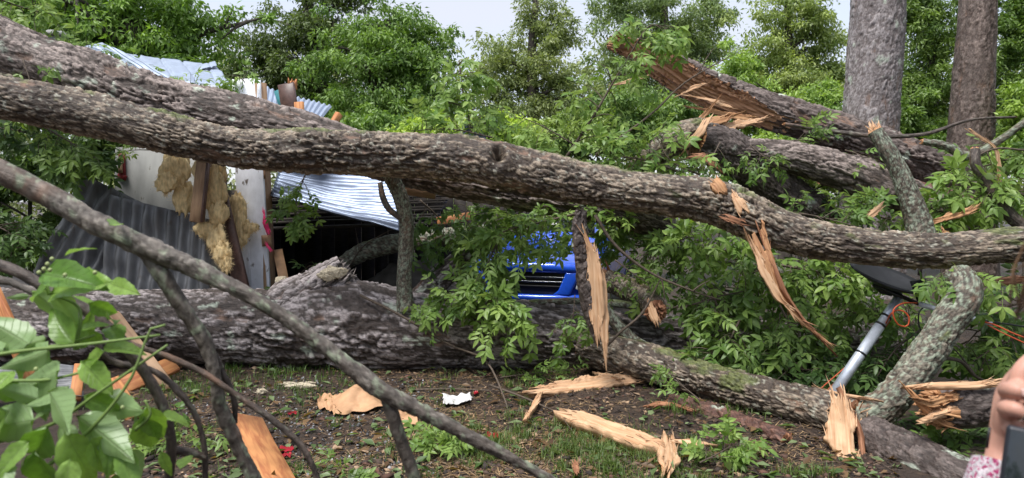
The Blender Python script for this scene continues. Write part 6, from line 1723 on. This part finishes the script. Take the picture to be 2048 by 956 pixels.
LV2 = []
for q, (b0, t0, d_, tilt, mi, fl) in enumerate(LV):
    g_ = np.random.default_rng(q + 900)
    sx_, sy_ = (t0[0] - b0[0]) * .90, (t0[1] - b0[1]) * .90
    LV2.append((b0, (b0[0] + sx_, b0[1] + sy_), d_, tilt, mi, fl))
    if 560 < b0[1] < 900 and q % 3 != 1:
        ox, oy, an = g_.uniform(-45, 45), g_.uniform(-45, 45), g_.uniform(-1.2, 1.2)
        rx_, ry_ = (sx_ * math.cos(an) - sy_ * math.sin(an)) * .85, (sx_ * math.sin(an) + sy_ * math.cos(an)) * .85
        LV2.append(((int(b0[0] + ox), int(b0[1] + oy)), (b0[0] + ox + rx_, b0[1] + oy + ry_), d_ + .07, g_.uniform(.3, .9), int(g_.integers(0, 6)), int(g_.integers(0, 2))))
for (b0, t0, d_, tilt, mi, fl) in LV2:
    g_ = np.random.default_rng(abs(int(b0[0] * 7 + t0[1])))
    pb, pt_ = P(b0[0], b0[1], d_), P(t0[0], t0[1], d_ + g_.uniform(-.05, .05))
    x_ = pt_ - pb; L_len = np.linalg.norm(x_) * 1.08
    up_ = nrm(np.array([0, -tilt, 1 - tilt * .6]) + g_.normal(0, .25, 3))
    if fl: up_ = -up_ * np.array([1, 1, .4])
    if abs(up_ @ nrm(x_)) > .9: up_ = np.array([.4, -.9, .2])
    place_leaf(BL[mi], pb, x_, up_, L_len, nt_)
BUD = m_simple("pale_bud", (.34, .40, .16), .5, scale=40, var=.1)
for (px, py) in [(95, 528), (104, 518), (88, 538), (100, 540), (78, 545), (190, 545), (130, 550), (72, 738), (112, 745), (245, 815)]:
    mb = MB(); c_ = P(px, py, 1.10); r_ = .0035
    mb.tube([c_ + [0, 0, -r_], c_ + [0, 0, -r_ * .6], c_, c_ + [0, 0, r_ * .6], c_ + [0, 0, r_]], [r_ * .2, r_ * .8, r_, r_ * .8, r_ * .2], 8); mb.build("bud", BUD, nt_, True)

# ================================================================== PERSON AT THE RIGHT EDGE
SKIN = m_simple("skin", (.56, .30, .22), .5, scale=60, var=.08, bump=.08, bdist=.001)
SKIN.node_tree.nodes["Principled BSDF"].inputs['Subsurface Weight'].default_value = .12
SKIN.node_tree.nodes["Principled BSDF"].inputs['Subsurface Radius'].default_value = (.008, .003, .002)
HAIR = m_simple("brown_hair", (.17, .10, .055), .45, scale=90, var=.4, stretch=(1, 1, .1))
NAIL = m_simple("nail", (.66, .42, .36), .25, scale=30, var=.05)
GOLDR = m_simple("ring_metal", (.75, .70, .62), .2, metal=1, scale=30, var=.05, bump=0)
CASE = m_simple("phone_case", (.022, .024, .032), .42, scale=60, var=.2, bump=.06)
# knitted sleeve: rows of white and magenta stitches
KN, N, L_, b_ = nodes_of("knit_wool")
co = N.new("ShaderNodeAttribute"); co.attribute_name = "uvc"
vo = N.new("ShaderNodeTexVoronoi"); vo.inputs['Scale'].default_value = 380
L_.new(co.outputs['Vector'], vo.inputs['Vector'])
cr = N.new("ShaderNodeValToRGB"); cr.color_ramp.interpolation = 'CONSTANT'
cr.color_ramp.elements[0].color = (.62, .58, .60, 1); cr.color_ramp.elements[1].position = .45; cr.color_ramp.elements[1].color = (.42, .05, .16, 1)
e = cr.color_ramp.elements.new(.75); e.color = (.72, .62, .66, 1)
sp_ = N.new("ShaderNodeSeparateColor"); L_.new(vo.outputs['Color'], sp_.inputs['Color']); L_.new(sp_.outputs[0], cr.inputs['Fac'])
L_.new(cr.outputs['Color'], b_.inputs['Base Color']); b_.inputs['Roughness'].default_value = .9
bp = N.new("ShaderNodeBump"); bp.inputs['Strength'].default_value = 1; bp.inputs['Distance'].default_value = .004; bp.invert = True
L_.new(vo.outputs['Distance'], bp.inputs['Height']); L_.new(bp.outputs['Normal'], b_.inputs['Normal'])
JEANS = m_simple("jeans", (.05, .07, .13), .9, scale=80, var=.3)

per = empty("person", (.50, .42, 0), "person at right edge in pink and white knit sleeve holding up a phone", "person")
def skinned(name, chains, mat, vox, parent, smooth_it=6):
    """joined tapered limbs fused into one continuous surface"""
    mb = MB()
    for ch in chains:
        Q = np.array(ch, float)
        C, s = catmull(Q, n=max(8, 5 * len(Q)))
        r = np.maximum(C[:, 3], .003)
        # rounded ends
        T = nrm(np.gradient(C[:, :3], axis=0))
        pts = np.concatenate([[C[0, :3] - T[0] * r[0] * .9], [C[0, :3] - T[0] * r[0] * .6], C[:, :3], [C[-1, :3] + T[-1] * r[-1] * .6], [C[-1, :3] + T[-1] * r[-1] * .9]])
        rr = np.concatenate([[r[0] * .4], [r[0] * .8], r, [r[-1] * .8], [r[-1] * .4]])
        mb.tube(pts, rr, 16)
    o = mb.build(name, mat, parent, True)
    rm_ = o.modifiers.new("fuse", 'REMESH'); rm_.mode = 'VOXEL'; rm_.voxel_size = vox; rm_.use_smooth_shade = True
    sm_ = o.modifiers.new("soft", 'SMOOTH'); sm_.iterations = smooth_it; sm_.factor = .5
    return o
def Q4(px, py, d, r): return list(P(px, py, d)) + [r]
wr_ = Q4(2012, 905, .86, .021)
hand = [
    [Q4(2006, 960, .85, .024), wr_, Q4(2026, 850, .86, .024), Q4(2038, 800, .87, .026), Q4(2048, 768, .87, .022)],          # wrist and palm
    [Q4(2014, 880, .86, .016), Q4(2022, 830, .85, .018), Q4(2036, 790, .85, .018)],                                          # heel of the hand
    [Q4(2054, 880, .875, .018), Q4(2060, 830, .88, .020), Q4(2064, 780, .885, .018)],
    [Q4(2036, 780, .86, .013), Q4(2044, 745, .86, .0115), Q4(2070, 716, .86, .0100), Q4(2104, 690, .86, .0085)],            # forefinger reaching up right
    [Q4(2034, 790, .85, .0125), Q4(2014, 782, .835, .0100), Q4(2030, 780, .818, .0094), Q4(2060, 790, .812, .0082)],         # middle finger curled round the phone
    [Q4(2036, 828, .85, .012), Q4(2012, 818, .832, .0098), Q4(2030, 818, .816, .0092), Q4(2066, 832, .810, .0080)],         # ring finger
    [Q4(2042, 868, .855, .011), Q4(2022, 860, .838, .0086), Q4(2040, 862, .826, .0080), Q4(2070, 874, .82, .007)],          # little finger
    [Q4(2044, 870, .88, .014), Q4(2074, 840, .885, .0125), Q4(2096, 800, .88, .0105), Q4(2106, 770, .875, .009)],           # thumb from the side of the palm
]
hand_o = skinned("hand", hand, SKIN, .0018, per, 4)
mb = MB(); c_ = P(2052, 786, .8035); mb.box(c_, nrm([1, .05, -.15]) * .0052, np.array([0, -.002, 0]), np.array([0, .0008, .0042]))
o = mb.build("nail", NAIL, per); b = o.modifiers.new("bevel", 'BEVEL'); b.width = .0015; b.segments = 2
mb = MB()
rc = P(2046, 824, .8135); ra = nrm(P(2066, 832, .810) - P(2030, 818, .816)); e1 = nrm(np.cross(ra, [0, 1, 0])); e2 = np.cross(ra, e1)
mb.tube([rc + .0102 * (math.cos(t) * e1 + math.sin(t) * e2) for t in np.linspace(0, 2 * np.pi, 25)], .0018, 6)
mb.build("ring", GOLDR, per, True)
# arm in a knitted sleeve, jumper, legs, head and hair mostly beyond the picture
slv = [Q4(1995, 928, .855, .027), Q4(1984, 1000, .84, .034), Q4(1975, 1150, .80, .042)] + [[.44, .60, 1.06, .048], [.40, .44, 1.20, .058], [.42, .30, 1.36, .060]]
C, s = catmull(slv, n=34)
mb = MB(); mb.tube(C[:, :3], C[:, 3] * (1 + .03 * np.sin(s * 160)), 24); mb.build("sleeve", KN, per, True)
torso = [[[.58, .28, .92, .15], [.58, .27, 1.10, .145], [.58, .26, 1.28, .16], [.58, .26, 1.38, .11], [.58, .27, 1.44, .065]], [[.42, .29, 1.36, .065], [.58, .26, 1.39, .09], [.74, .24, 1.36, .065]],
         [[.74, .24, 1.36, .062], [.80, .30, 1.14, .05], [.78, .48, 1.02, .04]]]
jo = skinned("jumper", torso, KN, .012, per)
skinned("trousers", [[[.50, .27, .95, .11], [.49, .28, .52, .075], [.49, .27, .08, .055]], [[.66, .27, .95, .11], [.67, .28, .52, .075], [.67, .27, .08, .055]], [[.50, .27, .95, .12], [.66, .27, .95, .12]]], JEANS, .012, per)
skinned("shoe", [[[.49, .24, .05, .045], [.48, .36, .04, .045], [.48, .42, .035, .035]]], BLACKP, .01, per)
skinned("shoe", [[[.67, .24, .05, .045], [.68, .36, .04, .045], [.68, .42, .035, .035]]], BLACKP, .01, per)
skinned("head", [[[.58, .27, 1.42, .055], [.575, .28, 1.50, .06], [.57, .29, 1.58, .082], [.57, .28, 1.64, .085]], [[.56, .33, 1.50, .045], [.555, .36, 1.56, .05]], [[.553, .395, 1.55, .014], [.552, .385, 1.585, .011]], [[.495, .28, 1.57, .015], [.49, .275, 1.59, .018]]], SKIN, .007, per)
for s_ in (-1, 1):
    mb = MB(); c_ = np.array([.555 + s_ * .03, .385, 1.595]); r_ = .011
    mb.tube([c_ + [0, 0, -r_], c_ + [0, 0, -r_ * .6], c_, c_ + [0, 0, r_ * .6], c_ + [0, 0, r_]], [.002, .008, .011, .008, .002], 10); mb.build("eye", WPAP, per, True)
mb = MB(); mb.tube([(.535, .388, 1.515), (.555, .398, 1.512), (.575, .388, 1.515)], [.003, .006, .003], 8); mb.build("mouth", REDP, per, True)
mb = MB()
g_ = np.random.default_rng(9)
for q in range(420):
    a = g_.uniform(0, 6.283); el = g_.uniform(.15, 1.5)
    dd = np.array([math.cos(a) * math.cos(el), math.sin(a) * math.cos(el), math.sin(el)])
    if dd[1] > .55 and el < .7: continue
    p0 = np.array([.57, .275, 1.63]) + dd * .088
    out = nrm([dd[0], dd[1], 0])
    p1 = p0 + out * .03 + [0, 0, -.05]; p2 = p0 + out * g_.uniform(.02, .05) + [0, 0, -.16]; p3 = p0 + out * g_.uniform(.01, .06) + [0, 0, -g_.uniform(.2, .3)]
    C, s = catmull([p0, p1, p2, p3], n=9)
    mb.tube(C, np.linspace(.006, .0025, 9), 4)
for q in range(26):     # loose strands blown toward the left
    z0 = 1.57 + g_.uniform(-.03, .03)
    C, s = catmull([(.49, .30, z0), (.42, .42, z0 - .01 + g_.normal(0, .006)), (.40 + g_.uniform(-.012, .02), .53 + g_.normal(0, .01), z0 - .03 + g_.normal(0, .008)), (.395 + g_.uniform(-.01, .02), .545, z0 - .07 + g_.normal(0, .008))], n=12)
    mb.tube(C, np.linspace(.0022, .0008, 12), 4)
mb.build("hair", HAIR, per, True)

# the phone
ax1 = nrm(P(1998, 960, .80) - P(2014, 848, .80))
pc0 = P(2014, 848, .80)
ax2 = nrm(np.array([.86, -.42, .18])); ax2 = nrm(ax2 - ax1 * (ax2 @ ax1)); ax3 = np.cross(ax1, ax2)
if ax3[1] > 0: ax3 = -ax3
ph = empty("phone", pc0 + ax1 * .07, "black phone in a dark case held at the right edge", "phone")
mb = MB(); mb.box(pc0 + ax1 * .078 + ax2 * .037, ax1 * .078, ax2 * .037, ax3 * .006); o = mb.build("case", CASE, ph)
b = o.modifiers.new("bevel", 'BEVEL'); b.width = .005; b.segments = 4
mb = MB(); mb.box(pc0 + ax1 * .078 + ax2 * .037 + ax3 * .0064, ax1 * .074, ax2 * .034, ax3 * .0006); mb.build("screen", GLASSD, ph)
mb = MB(); mb.box(pc0 + ax1 * .02 - ax2 * .0155, ax1 * .012, ax2 * .0012, ax3 * .0016); mb.build("side_button", BLACKP, ph)
